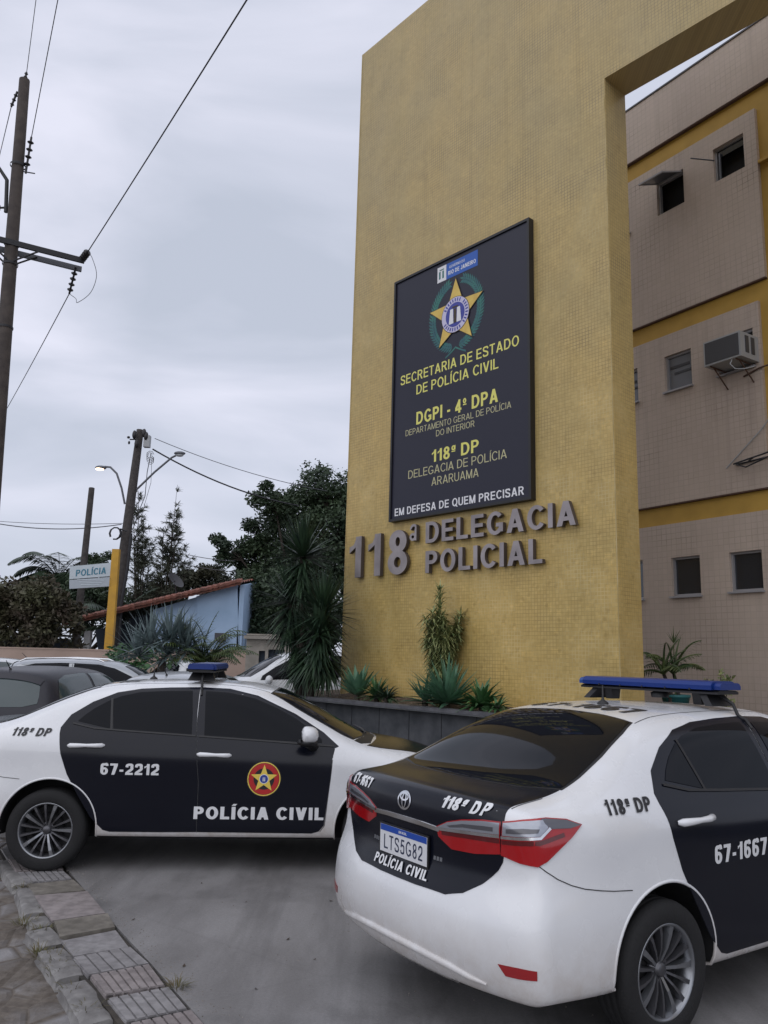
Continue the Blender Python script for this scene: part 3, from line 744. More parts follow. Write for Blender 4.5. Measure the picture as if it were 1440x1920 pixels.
    # boot lid (dark vinyl) on the tail and deck
    half = [(-.585,0,1.13),(-.575,.20,1.13),(-.54,.45,1.13),(-.47,.64,1.14),(-.60,.642,1.12),(-.72,.645,1.105),(-.80,.65,1.085),(-.855,.66,1.035),(-.868,.665,.96),(-.868,.648,.88),(-.868,.625,.835),(-.89,.55,.755),(-.925,.46,.695),(-.950,.36,.668),(-.962,.15,.660),(-.965,0,.660)]
    lid = half+[(x,-y,z) for x, y, z in half[-2:0:-1]]
    lo = link('boot_lid', patch_mesh(S, lid, (.7,0,-.7), .0030, .025, .008), M['black_vinyl'], root)
    link('lid_gap', strip_mesh(S, [(-.60,.652,1.12),(-.72,.655,1.105),(-.80,.66,1.085),(-.855,.67,1.035)], (.5,-.2,-.7), .006, .0012), M['gap'], lo)
    link('lid_gap', mirrored(strip_mesh(S, [(-.60,.652,1.12),(-.72,.655,1.105),(-.80,.66,1.085),(-.855,.67,1.035)], (.5,-.2,-.7), .006, .0012)), M['gap'], lo)
    Xd = (1, 0, 0)
    link('chrome_strip', patch_mesh(S, [(-.9,y,z) for y, z in [(-.28,.948),(-.15,.955),(0,.957),(.15,.955),(.28,.948),(.28,.928),(.15,.934),(0,.935),(-.15,.934),(-.28,.928)]], Xd, .010, .03, .012), M['chrome'], lo)
    # tail lights, inner (on the lid) and outer (wrapping the corner)
    inner = [(-.922,.262,.950),(-.915,.34,.985),(-.905,.43,1.008),(-.88,.55,1.026),(-.868,.645,1.030),(-.87,.640,.890),(-.885,.50,.868),(-.905,.36,.862),(-.92,.275,.905)]
    dd = (.8, -.45, 0)
    for nm, me, m_ in (('tail_light', patch_mesh(S, inner, Xd, .008, .03, .012), 'tail_red'),):
        for s_, o_ in zip((-1, 1), sides(nm, me, M[m_], root)):
            q = (lambda m: mirrored(m)) if s_ < 0 else (lambda m: m.copy())
            link('clear_lens', q(patch_mesh(S, [(-.92,.275,.952),(-.915,.34,.981),(-.905,.43,1.003),(-.88,.55,1.020),(-.868,.640,1.024),(-.87,.640,.975),(-.9,.45,.962),(-.92,.275,.945)], Xd, .0105, .03, .003)), M['tail_clear'], o_)
            link('lens_detail', q(patch_mesh(S, [(-.9,.34,.967),(-.9,.44,.990),(-.88,.56,1.000),(-.88,.61,1.002),(-.88,.61,.984),(-.9,.44,.975),(-.9,.36,.962)], Xd, .0118, .03)), M['tail_grey'], o_)
            link('chrome_edge', q(strip_mesh(S, [(-.92,.270,.943),(-.9,.45,.956),(-.87,.643,.968)], Xd, .014, .014)), M['chrome'], o_)
            link('dark_band', q(strip_mesh(S, [(-.9,.30,.928),(-.9,.45,.938),(-.87,.640,.947)], Xd, .020, .0095)), M['tail_red_dark'], o_)
    outer = [(-.862,.662,1.032),(-.80,.73,1.046),(-.714,.777,1.052),(-.62,.81,1.044),(-.535,.83,1.020),(-.60,.83,.972),(-.68,.825,.925),(-.745,.815,.880),(-.785,.80,.858),(-.835,.74,.866),(-.870,.657,.887)]
    for s_, o_ in zip((-1, 1), sides('tail_light', patch_mesh(S, outer, dd, .010, .03, .014), M['tail_red'], root)):
        q = (lambda m: mirrored(m)) if s_ < 0 else (lambda m: m.copy())
        link('clear_lens', q(patch_mesh(S, [(-.862,.666,1.026),(-.80,.73,1.039),(-.73,.775,1.043),(-.715,.795,1.015),(-.755,.79,.982),(-.82,.74,.977),(-.865,.664,.974)], dd, .0125, .03, .003)), M['tail_clear'], o_)
        link('lens_detail', q(patch_mesh(S, [(-.855,.68,1.003),(-.80,.735,1.012),(-.75,.78,1.010),(-.765,.783,.995),(-.81,.74,.990),(-.855,.68,.985)], dd, .0138, .03)), M['tail_grey'], o_)
        link('dark_tip', q(patch_mesh(S, [(-.735,.77,1.047),(-.714,.777,1.048),(-.62,.81,1.040),(-.545,.83,1.019),(-.60,.82,1.008),(-.708,.80,1.010)], dd, .0125, .03, .003)), M['tail_grey'], o_)
        link('chrome_edge', q(strip_mesh(S, [(-.867,.660,.966),(-.82,.74,.970),(-.757,.79,.975),(-.712,.8,1.012)], dd, .012, .016)), M['chrome'], o_)
        link('dark_band', q(strip_mesh(S, [(-.867,.662,.945),(-.82,.74,.950),(-.757,.79,.955),(-.64,.82,.985)], dd, .018, .0115)), M['tail_red_dark'], o_)
    # bumper details
    sides('bumper_reflector', patch_mesh(S, [(-.905,.680,.452),(-.86,.76,.456),(-.80,.822,.455),(-.80,.822,.418),(-.86,.76,.412),(-.888,.71,.411)], dd, .004, .03, .006), M['reflector_red'], root)
    sides('bumper_gap', strip_mesh(S, [(-.775,.79,.868),(-.735,.80,.838),(-.68,.82,.803),(-.61,.84,.772),(-.535,.848,.750),(-.44,.86,.733),(-.361,.863,.722),(-.24,.876,.712)], (.25,-1,0), .0042, .0028), M['gap'], root)
    sides('door_gap', strip_mesh(S, [(1.128,.62,1.44),(1.134,.78,1.18),(1.143,.83,1.05),(1.188,.88,.7),(1.195,.86,.312)], Yd, .005, .003), M['gap'], root)
    sides('fender_gap', strip_mesh(S, [(2.300,.83,.98),(2.287,.84,.93),(2.273,.87,.75),(2.259,.874,.618),(2.236,.863,.372),(2.20,.86,.322)], Yd, .005, .0012), M['gap'], root)
    sides('roof_gap', strip_mesh(S, [(.245,.525,1.43),(.40,.505,1.46),(.7,.50,1.49),(1.2,.50,1.495),(1.72,.495,1.43)], (0,0,-1), .006, .0012), M['gap'], root)
    lip = MB(); P = []
    for y, z in [(-.60,.345),(-.52,.352),(-.40,.372),(-.2,.385),(0,.388),(.2,.385),(.40,.372),(.52,.352),(.60,.345)]:
        loc, n = S.hit((-1, y, z), Xd); P.append(loc+n*.002)
    lip.tube(P, [.006,.014,.018,.019,.019,.019,.018,.014,.006], 8); lip.build('bumper_lip', M['white_paint'], root)
    link('rear_skirt', patch_mesh(S, [(-.95,y,z) for y, z in [(-.42,.35),(-.2,.362),(.2,.362),(.42,.35),(.40,.285),(-.40,.285)]], Xd, .003, .05, .004), M['white_paint'], root)
    # front lamps and grille
    sides('headlight', patch_mesh(S, [(3.58,.42,.70),(3.50,.62,.72),(3.30,.78,.75),(3.12,.84,.765),(3.25,.80,.69),(3.45,.70,.645),(3.58,.45,.65)], (-.75,-.65,0), .005, .04, .01), M['headlamp'], root)
    link('grille', patch_mesh(S, [(3.6,y,z) for y, z in [(-.42,.69),(.42,.69),(.40,.63),(.60,.42),(.50,.33),(-.50,.33),(-.60,.42),(-.40,.63)]], (-1,0,0), .004, .05, .006), M['trim_black'], root)
    # plate holder and plate on the lid
    pl = MB(); c = Vector((-.938,.0,.818)); ny = .205; nz = .068
    base_x = S.hit((-1,0,.818), Xd)[0].x-.012
    pl.box((base_x, 0, .818), (.006, 2*ny, 2*nz)); plo = pl.build('number_plate', M['plate_white'], root)
    bb = MB(); bb.box((base_x-.0036, 0, .818+nz-.016), (.0012, 2*ny-.008, .030)); bb.build('blue_band', M['plate_blue'], plo)
    fr = MB()
    for s in C_: fr.box((base_x+.001, s*(ny+.004), .818), (.009, .008, 2*nz+.016)); fr.box((base_x+.001, 0, .818+s*(nz+.004)), (.009, 2*ny, .008))
    fr.build('plate_frame', M['trim_black'], plo)
    lg = ring_marque(.052).mesh('marque'); drape(S, lg, (-1,0,1.030), (0,-1,0), (0,0,1), (1,0,0), .006); link('marque', lg, M['chrome'], lo)
    for s in C_:
        bd = MB()
        for k in range(3): bd.box((0, s*.265+(k-1)*.022, .80), (.003, .016, .018))
        me = bd.mesh('badge')
        for v in me.vertices: v.co.x += S.hit((-1, v.co.y, v.co.z), Xd)[0].x-.003
        link('badge', me, M['rim_silver'], lo)
    # light bar, cable, aerial
    lightbar(root, 1.11, 1.585, .56)
    cb = MB(); cb.tube([(1.12,-.48,1.57),(1.125,-.56,1.525)]+[tuple(Vector((x, y, S.hit((x, y, 1.6), (0,0,-1))[0].z+.006))) for x, y in ((1.13,-.585),(1.135,-.61))]+[(1.135,-.632,1.44),(1.14,-.665,1.39)], .011, 6); cb.build('cable', M['trim_black'], root)
    an = MB(); zt = S.hit((.60,0,2), (0,0,-1))[0].z; an.lathe([(.036,-.004),(.034,.012),(.016,.024),(.010,.03),(.006,.05),(.004,.12),(0,.12)], 14, Matrix.Translation((.60,0,zt))); an.build('aerial', M['trim_black'], root)
    for x in (.0, 2.70):
        for s in C_: wheel(root, x, s*.775)
    ax = MB()
    for x in (0., 2.70): ax.tube([(x,-.7,.3),(x,.7,.3)], .04, 8)
    ax.box((1.3,0,.235), (3.4,1.1,.05)); ax.build('underbody', M['wheel_well'], root)
    return S
def lettering(S, root, parent_name, number, name='lettering'):
    """door, pillar, lid and roof writing, both sides"""
    def by(n): return [c for c in root.children if c.name.split('.')[0] == n]
    rd, fd, lid, body = by('rear_door'), by('front_door'), by('boot_lid')[0], by('body')[0]
    for s, d_r, d_f in ((1, rd[0], fd[0]), (-1, rd[1], fd[1])):
        def put(txt, w, h, x, z, m_, par, bold=.02, shear=0., U=None, V=None, d=None, y=1.):
            me = fit_text(txt, w, h, bold, shear)
            drape(S, me, (x, y, z), (s,0,0), (0,0,1), (0,-1,0), .0060 if par is body else .0052, mirror=s > 0)
            link(name, me, M[m_], par)
        put(number, .47, .088, .63, .800, 'decal_white', d_r, .21)
        put('POLÍCIA CIVIL', 1.06, .098, 1.695, .465, 'decal_white', d_f, .24)
        put('118ª DP', .31, .062, -.19, 1.075, 'decal_black', body, .22, .22, y=1.)
        for mb, mt in door_seal(.142):
            me = mb.mesh('seal')
            drape(S, me, (1.722, 1, .738), (s,0,0), (0,0,1), (0,-1,0), .0035, mirror=s > 0)
            link('seal', me, M[mt], d_f)
    me = fit_text('POLÍCIA CIVIL', .455, .044, .21); drape(S, me, (-1.1, 0, .712), (0,-1,0), (0,0,1), (1,0,0), .010); link(name, me, M['decal_white'], lid)
    me = fit_text('118ª DP', .29, .050, .23, .2); drape(S, me, (-1.0, -.44, 1.066), (0,-1,0), (0,0,1), (1,0,0), .008); link(name, me, M['decal_white'], lid)
    me = fit_text(number, .24, .048, .23, .2); drape(S, me, (-1.0, .46, 1.063), (0,-1,0), (0,0,1), (1,0,0), .008); link(name, me, M['decal_white'], lid)
    me = fit_text(number, .82, .17, .22); drape(S, me, (.455, .02, 2), (0,-1,0), (1,0,0), (0,0,-1), .003); link(name, me, M['decal_black'], body)
def plate_text(S, root, code):
    pl = [c for c in root.children if c.name.split('.')[0] == 'number_plate'][0]
    bx = S.hit((-1,0,.818), (1,0,0))[0].x-.0158
    me = fit_text(code, .335, .070, .14, gap=.2); place(me, (bx, 0, .803), (0,-1,0), (0,0,1)); link('lettering', me, M['plate_ink'], pl)
    me = fit_text('BRASIL', .07, .012, .2); place(me, (bx-.001, 0, .870), (0,-1,0), (0,0,1)); link('lettering', me, M['plate_white'], pl)

CAR1 = ((-2.726, 7.6344, 0), .0826); CAR2 = ((.9162, 4.8308, 0), .5925)
car_a = thing('police_car', 'black and white police sedan numbered 67-1667 seen from behind, its boot and rear wheel nearest', 'police car', (0,0,0), 0, 'black and white police sedans with blue light bars')
S_SED = police_car(car_a)
car_b = copy_tree(car_a); car_b['label'] = 'black and white police sedan numbered 67-2212 parked broadside behind the nearer police car'
lettering(S_SED, car_a, 'a', '67-1667'); lettering(S_SED, car_b, 'b', '67-2212'); plate_text(S_SED, car_a, 'LTS5G82'); 
car_a.location, car_a.rotation_euler[2] = CAR2; car_b.location, car_b.rotation_euler[2] = CAR1
# ------------------------------------------------------------------ where things stand (metres; camera at the origin, looking along +Y)
def at(u, v, Y):
    a, b = u-720, v-960
    d = fw*F+ri*a-up*b; return Vector((0,0,H))+d*(Y/d.y)
def grd(u, v, z=0.):
    a, b = u-720, v-960; d = fw*F+ri*a-up*b; return Vector((0,0,H))+d*((z-H)/d.z)

# materials of the setting
def _concrete():
    k = NT('driveway_concrete', .85); big = k.noise(.35, detail=6, rough=.6); med = k.noise(1.6, k.map((1,.35,1), (0,0,.9)), 7, .6); fine = k.noise(60, detail=4)
    c = k.ramp(big, [(.3, (.235,.228,.230)), (.7, (.305,.297,.300))]); c2 = k.ramp(med, [(.38, (.55,.54,.53)), (.6, (1.,1.,1.))])
    c = k.mix(.7, c, c2, 'MULTIPLY'); c3 = k.ramp(fine, [(.3, .8), (.7, 1.08)]); c = k.mix(.6, c, c3, 'MULTIPLY')
    v = k.n('ShaderNodeTexVoronoi', feature='DISTANCE_TO_EDGE'); v.inputs['Scale'].default_value = .33; k.l(k.map((1,1,0), (0,0,.3)), v.inputs['Vector'])
    cr_ = k.ramp(v.outputs['Distance'], [(.0, .45), (.006, 1.)]); c = k.mix(.12, c, cr_, 'MULTIPLY')
    st = k.ramp(k.noise(.9, k.map((1,1,1), loc=(5,2,0)), 5), [(.56, 1.), (.68, .55)]); c = k.mix(.7, c, st, 'MULTIPLY')
    tr = k.ramp(k.noise(1., k.map((3.2,.25,1), (0,0,-.55)), 5, .6), [(.50, 1.), (.64, .74)]); c = k.mix(.8, c, tr, 'MULTIPLY')
    sp = k.ramp(k.noise(260, detail=3), [(.42, .72), (.5, 1.), (.62, 1.), (.70, 1.3)]); c = k.mix(.7, c, sp, 'MULTIPLY')
    k.base(c); k.bump(k.noise(45, detail=6), .25, .004)
    rr = k.ramp(big, [(.3, .55), (.7, .85)]); k.l(rr, k.b.inputs['Roughness'])
_concrete()
def _street():
    k = NT('street_stone', .9); v = k.n('ShaderNodeTexVoronoi', feature='DISTANCE_TO_EDGE'); v.inputs['Scale'].default_value = 4.2; v.inputs['Randomness'].default_value = .8; k.l(k.map((1,.7,0)), v.inputs['Vector'])
    vc = k.n('ShaderNodeTexVoronoi'); vc.inputs['Scale'].default_value = 4.2; vc.inputs['Randomness'].default_value = .8; k.l(k.map((1,.7,0)), vc.inputs['Vector'])
    hs = k.n('ShaderNodeSeparateColor'); k.l(vc.outputs['Color'], hs.inputs[0]); stone = k.ramp(hs.outputs[0], [(0., (.19,.183,.187)), (1., (.29,.28,.285))])
    stone = k.mix(.6, stone, k.ramp(k.noise(9, detail=8, rough=.7), [(.3, .65), (.7, 1.1)]), 'MULTIPLY')
    joint = k.ramp(v.outputs['Distance'], [(.02, 1.), (.10, 0.)]); dirt = k.ramp(k.noise(1.3, detail=6), [(.42, 0.), (.55, 1.)])
    f = k.mix(1., joint, dirt, 'LIGHTEN'); soil = k.ramp(k.noise(22, detail=6), [(.3, (.085,.070,.058)), (.7, (.15,.128,.108))])
    k.base(k.mix(f, stone, soil)); h_ = k.mix(1., k.ramp(v.outputs['Distance'], [(0., 0.), (.12, 1.)]), k.ramp(k.noise(30, detail=6), [(.2, .7), (.8, 1.)]), 'MULTIPLY'); k.bump(h_, .6, .03)
_street()
def _slab(name, a, b):
    k = NT(name, .85); c = k.ramp(k.noise(3, detail=7, rough=.65), [(.35, a), (.65, b)]); c = k.mix(.8, c, k.ramp(k.noise(14, detail=7), [(.38, .68), (.6, 1.05)]), 'MULTIPLY')
    k.base(c); k.bump(k.noise(50, detail=6), .4, .004)
_slab('kerb_stone', (.17,.162,.16), (.28,.272,.265)); _slab('slab_pink', (.22,.192,.190), (.29,.258,.256)); _slab('slab_grey', (.21,.20,.205), (.28,.27,.275))
_slab('slab_mossy', (.13,.118,.10), (.22,.20,.175)); _slab('joint_dirt', (.030,.027,.022), (.06,.05,.04))
def _mosaic():
    k = NT('yellow_mosaic', .42); k.b.inputs['Specular IOR Level'].default_value = .35
    s = k.n('ShaderNodeSeparateXYZ'); k.l(k.tc.outputs['Object'], s.inputs[0]); c = k.n('ShaderNodeCombineXYZ')
    k.l(k.math('ADD', s.outputs['X'], s.outputs['Y']), c.inputs[0]); k.l(s.outputs['Z'], c.inputs[1]); vec = c.outputs[0]
    br = k.n('ShaderNodeTexBrick', offset=0., squash=1.); br.inputs['Scale'].default_value = 1.; br.inputs['Brick Width'].default_value = .05; br.inputs['Row Height'].default_value = .05
    br.inputs['Mortar Size'].default_value = .0035; br.inputs['Mortar Smooth'].default_value = .3; br.inputs['Bias'].default_value = 0.
    br.inputs['Color1'].default_value = (.52,.37,.125,1); br.inputs['Color2'].default_value = (.585,.425,.155,1); k.l(vec, br.inputs['Vector'])
    # the grout is pale where it is clean and dark where tiles have lifted
    gz = k.n('ShaderNodeMapRange'); gz.inputs['From Min'].default_value = 3.; gz.inputs['From Max'].default_value = 10.; k.l(s.outputs['Z'], gz.inputs[0])
    n1_ = k.noise(1.1, k.map((1,1,.35), src=vec), 6, .6); n1_ = k.math('ADD', n1_, k.math('MULTIPLY', gz.outputs[0], .16))
    grout = k.ramp(n1_, [(.42, (.62,.50,.24)), (.52, (.42,.31,.10)), (.66, (.30,.215,.075)), (.74, (.13,.095,.045))]); k.l(grout, br.inputs['Mortar'])
    w1 = k.ramp(k.noise(.55, k.map((1.,.6,1), src=vec), 7, .62), [(.35, (.80,.82,.86)), (.65, (1.04,1.0,.96))]); vo = k.n('ShaderNodeTexVoronoi'); vo.inputs['Scale'].default_value = 20.; vo.inputs['Randomness'].default_value = 0.; k.l(vec, vo.inputs['Vector']); hv = k.n('ShaderNodeSeparateColor'); k.l(vo.outputs['Color'], hv.inputs[0])
    tv = k.ramp(hv.outputs[0], [(.0, (.80,.78,.74)), (.06, (.95,.95,.95)), (.93, (1.,1.,1.)), (1., (1.16,1.14,1.1))])
    col = k.mix(.9, k.mix(.7, br.outputs['Color'], tv, 'MULTIPLY'), w1, 'MULTIPLY')
    # uneven weathering, greyer high up where rain runs
    wf = k.math('MULTIPLY', gz.outputs[0], k.math('ADD', k.noise(.8, k.map((1.4,.7,1), src=vec), 6), .25)); wc = k.n('ShaderNodeClamp'); k.l(wf, wc.inputs[0])
    col = k.mix(k.math('MULTIPLY', wc.outputs[0], .62), col, (.40,.335,.20))
    row = k.ramp(k.noise(2.6, vec, 6, .6), [(.4, .94), (.6, 1.04)]); col = k.mix(.7, col, row, 'MULTIPLY')
    streak = k.ramp(k.noise(1., k.map((6,.16,1), src=vec), 6, .65), [(.54, 1.), (.68, .78)]); col = k.mix(.35, col, streak, 'MULTIPLY')
    k.base(col); k.bump(k.math('SUBTRACT', 1., br.outputs['Fac']), .35, .004)
_mosaic()
def _beige():
    k = NT('beige_tile', .6); s = k.n('ShaderNodeSeparateXYZ'); k.l(k.tc.outputs['Object'], s.inputs[0]); c = k.n('ShaderNodeCombineXYZ')
    k.l(k.math('ADD', s.outputs['X'], s.outputs['Y']), c.inputs[0]); k.l(s.outputs['Z'], c.inputs[1]); vec = c.outputs[0]
    br = k.n('ShaderNodeTexBrick', offset=0., squash=1.); br.inputs['Scale'].default_value = 1.; br.inputs['Brick Width'].default_value = .10; br.inputs['Row Height'].default_value = .10
    br.inputs['Mortar Size'].default_value = .006; br.inputs['Mortar Smooth'].default_value = .2
    br.inputs['Color1'].default_value = (.49,.41,.34,1); br.inputs['Color2'].default_value = (.515,.43,.365,1); k.l(vec, br.inputs['Vector'])
    g = k.ramp(k.noise(.9, k.map((1,1.6,1), src=vec), 6, .6), [(.46, (.46,.385,.325)), (.62, (.38,.32,.265)), (.72, (.20,.165,.14))]); k.l(g, br.inputs['Mortar'])
    w1 = k.ramp(k.noise(.5, src if False else k.map((1,.5,1), src=vec), 6), [(.35, (.84,.82,.82)), (.65, (1.05,1.04,1.03))]); col = k.mix(.9, br.outputs['Color'], w1, 'MULTIPLY')
    st = k.ramp(k.noise(1., k.map((5,.22,1), src=vec), 5), [(.55, 1.), (.68, .82)]); col = k.mix(.5, col, st, 'MULTIPLY')
    k.base(col); k.bump(k.math('SUBTRACT', 1., br.outputs['Fac']), .25, .004)
_beige()
mat('band_yellow', (.50,.31,.06), .7, col2=(.42,.26,.05), vscale=2.5)
mat('board_navy', (.012,.012,.026), .35, spec=.4)
mat('board_frame', (.008,.008,.010), .45)
mat('board_yellow', (.72,.68,.16), .5); mat('board_pale', (.50,.47,.26), .5); mat('board_white', (.72,.72,.74), .5)
mat('star_gold', (.72,.52,.12), .5, col2=(.60,.40,.08), vscale=6); mat('wreath_green', (.03,.17,.14), .5, col2=(.02,.10,.12), vscale=7)
mat('header_blue', (.02,.10,.42), .5); mat('emblem_lilac', (.55,.52,.68), .5); mat('emblem_blue', (.04,.05,.30), .5); mat('emblem_dark', (.05,.035,.02), .6)
mat('letter_metal', (.34,.305,.31), .42, metal=.15, col2=(.23,.205,.21), vscale=3)
mat('letter_edge', (.07,.055,.05), .5)
mat('planter_stone', (.085,.09,.10), .6, col2=(.045,.05,.058), vscale=5, bump=.3, bscale=20); mat('planter_cap', (.11,.11,.12), .6, col2=(.07,.07,.08), vscale=8)
mat('soil', (.13,.095,.065), .95, col2=(.07,.05,.035), vscale=10, bump=.8, bscale=25)
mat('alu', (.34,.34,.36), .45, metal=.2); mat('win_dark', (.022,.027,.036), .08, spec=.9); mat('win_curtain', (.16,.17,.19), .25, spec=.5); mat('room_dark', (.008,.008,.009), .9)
mat('ac_grey', (.33,.34,.35), .5); mat('ac_dark', (.055,.055,.06), .6); mat('rust_and_shade', (.09,.05,.035), .8)
mat('wood_pole', (.075,.066,.062), .85, col2=(.045,.040,.038), vscale=7, bump=.5, bscale=18); mat('concrete_pole', (.085,.070,.062), .85, col2=(.055,.045,.042), vscale=6, bump=.3, bscale=20)
mat('steel_dark', (.018,.018,.022), .6); mat('steel_grey', (.12,.125,.14), .5, metal=.4); mat('insulator', (.012,.010,.012), .4); mat('wire', (.03,.03,.035), .7); mat('wire_pale', (.12,.125,.14), .7)

# ---- ground, street, driveway
SL = [Vector(p) for p in ((-.05,2.35),(-.62,3.28),(-1.18,4.19),(-1.76,5.04),(-2.12,5.62),(-2.85,6.80),(-3.72,8.20))]          # strip, outer edge
SR = [Vector(p) for p in ((.42,2.25),(-.20,3.24),(-.80,4.21),(-1.26,4.94),(-1.80,5.77),(-2.46,6.84),(-3.30,8.20))]
g = MB(); g.add([(-400,-200,-.065),(400,-200,-.065),(400,600,-.065),(-400,600,-.065)], [(0,1,2,3)]); tag(g.build('ground', M['street_stone']), kind='structure')
dw_ = MB(); P = [(40,2.0),(40,120),(-60,120),(-60,8.2)]+[tuple(p) for p in SR[::-1]]; P = [(40,-6),(40,120),(-60,120),(-60,8.2)]+[tuple(p) for p in SR[::-1]]+[(3.4,-6)]
dw_.prism(P, -.061, 0.); tag(dw_.build('driveway', M['driveway_concrete'], recalc=True), kind='structure')
# paving strip: slabs cut from two rows of edge points, dark joints under them
JL = [(-3.30,7.53),(-3.06,7.14),(-2.82,6.76),(-2.61,6.45),(-2.43,6.17),(-2.07,5.61),(-1.89,5.29),(-1.71,5.01),(-1.52,4.74),(-1.33,4.48),(-1.14,4.20),(-.90,3.82),(-.66,3.44),(-.40,3.0)]
JR = [(-2.90,7.55),(-2.69,7.22),(-2.48,6.83),(-2.32,6.6),(-2.11,6.3),(-1.79,5.79),(-1.64,5.5),(-1.44,5.19),(-1.25,4.93),(-1.07,4.63),(-.89,4.36),(-.62,3.95),(-.36,3.5),(-.08,3.05)]
pv = MB(); pv.prism([(p[0]-.05, p[1]-.02) for p in JL]+[(p[0]+.012, p[1]) for p in JR[::-1]], -.061, -.012); pv_o = pv.build('pavement', M['joint_dirt'], recalc=True); tag(pv_o, kind='structure')
rnd = random.Random(3)
tones = ['slab_grey','slab_pink','slab_grey','slab_mossy','slab_pink','slab_mossy','slab_grey','slab_grey','slab_pink','slab_grey','slab_pink','slab_grey','slab_pink']
for i in range(len(JL)-1):
    sh_v = Vector((-.035,-.02)); a, b, c, d = Vector(JL[i])+sh_v, Vector(JR[i]), Vector(JR[i+1]), Vector(JL[i+1])+sh_v; ins = .017
    def sh(p, q, r, s_): return p+(q-p).normalized()*ins+(s_-p).normalized()*ins
    Q = [sh(a,b,c,d), sh(b,a,d,c), sh(c,d,a,b), sh(d,c,b,a)]; Q = [q+Vector((rnd.uniform(-.008,.008), rnd.uniform(-.008,.008))) for q in Q]
    mb = MB(); dz = rnd.uniform(-.004,.008); n_r = rnd.choice([0,0,5,7]) if i not in (9,10) else 6
    rows = 10; vs = []
    if n_r == 0: mb.prism([tuple(q) for q in Q], -.02, .006+dz)
    else:
        for k in range(n_r):                                       # ribbed slabs: bars with grooves between
            t0, t1 = k/n_r+.018, (k+1)/n_r-.018
            mb.prism([tuple(Q[0].lerp(Q[1], t0)), tuple(Q[0].lerp(Q[1], t1)), tuple(Q[3].lerp(Q[2], t1)), tuple(Q[3].lerp(Q[2], t0))], -.02, .007+dz)
        mb.prism([tuple(q) for q in Q], -.02, -.002+dz)
    mb.build('paving_slab', M[tones[i]], pv_o, recalc=True)
# kerb stones, chipped and uneven
KJ = [(-3.16,7.26),(-2.62,6.42),(-2.26,5.78),(-2.12,5.52),(-1.93,5.18),(-1.62,4.72),(-1.30,4.20),(-.90,3.6),(-.5,2.98)]
klab = ['long kerb stone beside the rear tyre of the farther police car','pale kerb stone just in front of the farther car\'s rear tyre','short chipped kerb stone with grass growing at its end','broken tilted kerb stone below the grassy gap','kerb stone with weeds at its far end, nearer the bottom of the photo','kerb stone at the bottom edge of the photo beside the ribbed slabs','kerb stone just below the bottom edge of the photo','nearest kerb stone, below the photo']
for i in range(len(KJ)-1):
    if i > 5: break
    a, b = Vector(KJ[i]), Vector(KJ[i+1]); t = (b-a).normalized(); n = Vector((-t.y, t.x))*-1      # n points to the street
    if n.x > 0: n = -n
    L = (b-a).length-.035; wdt = .165 if i != 2 else .14; bm = bmesh.new(); bmesh.ops.create_cube(bm, size=1.)
    bmesh.ops.subdivide_edges(bm, edges=bm.edges, cuts=5, use_grid_fill=True)
    for v in bm.verts:
        x, y, z = v.co.x*L, v.co.y*wdt, v.co.z*.20
        rr = .022; e_ = max(0, abs(v.co.z*.20+.0)-.08) if v.co.z > 0 else 0
        nz = noise.noise(Vector((x*7+i*9, y*9, z*9)))*.022+noise.noise(Vector((x*22+i*5, y*22, z*20)))*.008
        if v.co.z > .49: z += nz*.35; 
        if abs(v.co.y) > .49 and v.co.z > .3: y *= .90; z -= .012
        if abs(v.co.x) > .49 and v.co.z > .3: x -= math.copysign(.02, x); z -= .01
        v.co = Vector((x, y+nz*.5, z))
    me = bpy.data.meshes.new('kerb_stone'); bm.to_mesh(me); bm.free()
    for p in me.polygons: p.use_smooth = True
    me.set_sharp_from_angle(angle=R(35))
    o = link('kerb_stone', me, M['kerb_stone']); m_ = (a+b)/2+n*(.006)
    o.location = (m_.x, m_.y, -.098+rnd.uniform(-.008,.006)); o.rotation_euler = (rnd.uniform(-.02,.02), rnd.uniform(-.02,.02), math.atan2(t.y, t.x)+rnd.uniform(-.03,.03)+(.18 if i == 3 else 0))
    tag(o, klab[i], 'kerb stone', 'kerb stones along the paved strip')
# weeds in the joints
mat('weed', (.085,.09,.03), .8, col2=(.13,.10,.05), vscale=20)
wd = MB()
for cx, cy, n_, r_ in ((-2.28,5.62,60,.07),(-2.10,5.46,70,.06),(-1.98,5.12,60,.06),(-1.83,5.02,70,.08),(-1.75,4.86,40,.07),(-2.62,6.38,30,.05),(-2.30,5.95,20,.05),(-1.03,4.62,50,.05),(-1.42,4.36,30,.05),(-1.58,4.60,20,.05)):
    for k in range(n_):
        a = rnd.uniform(0, 6.28); q = rnd.uniform(0, r_); p = (cx+q*math.cos(a), cy+q*math.sin(a), -.05 if cx > -1.1 else -.04)
        wd.blade((p[0], p[1], .0 if cx > -1.1 else -.03), (math.cos(a)*rnd.uniform(.2,1.3), math.sin(a)*rnd.uniform(.2,1.3), 1), rnd.uniform(.04,.10), .006, 1.2, 3)
tag(wd.build('weeds', M['weed']), 'tufts of dry grass growing in the kerb joints', 'weeds', kind='stuff')
mat('dead_leaf', (.05,.035,.025), .8)
lt = MB()
for u, v in ((378,1657),(461,1692),(540,1762),(345,1812),(590,1800),(480,1855),(250,1725),(620,1690)):
    p = grd(u, v); a = rnd.uniform(0, 6.28); s_ = rnd.uniform(.006,.014)
    lt.add([p+Vector((math.cos(a+k*1.57)*s_*(1.5 if k % 2 else .7), math.sin(a+k*1.57)*s_*(1.5 if k % 2 else .7), .004+(.006 if k == 1 else 0))) for k in range(4)], [(0,1,2,3)])
gt = MB(); rg = random.Random(9)
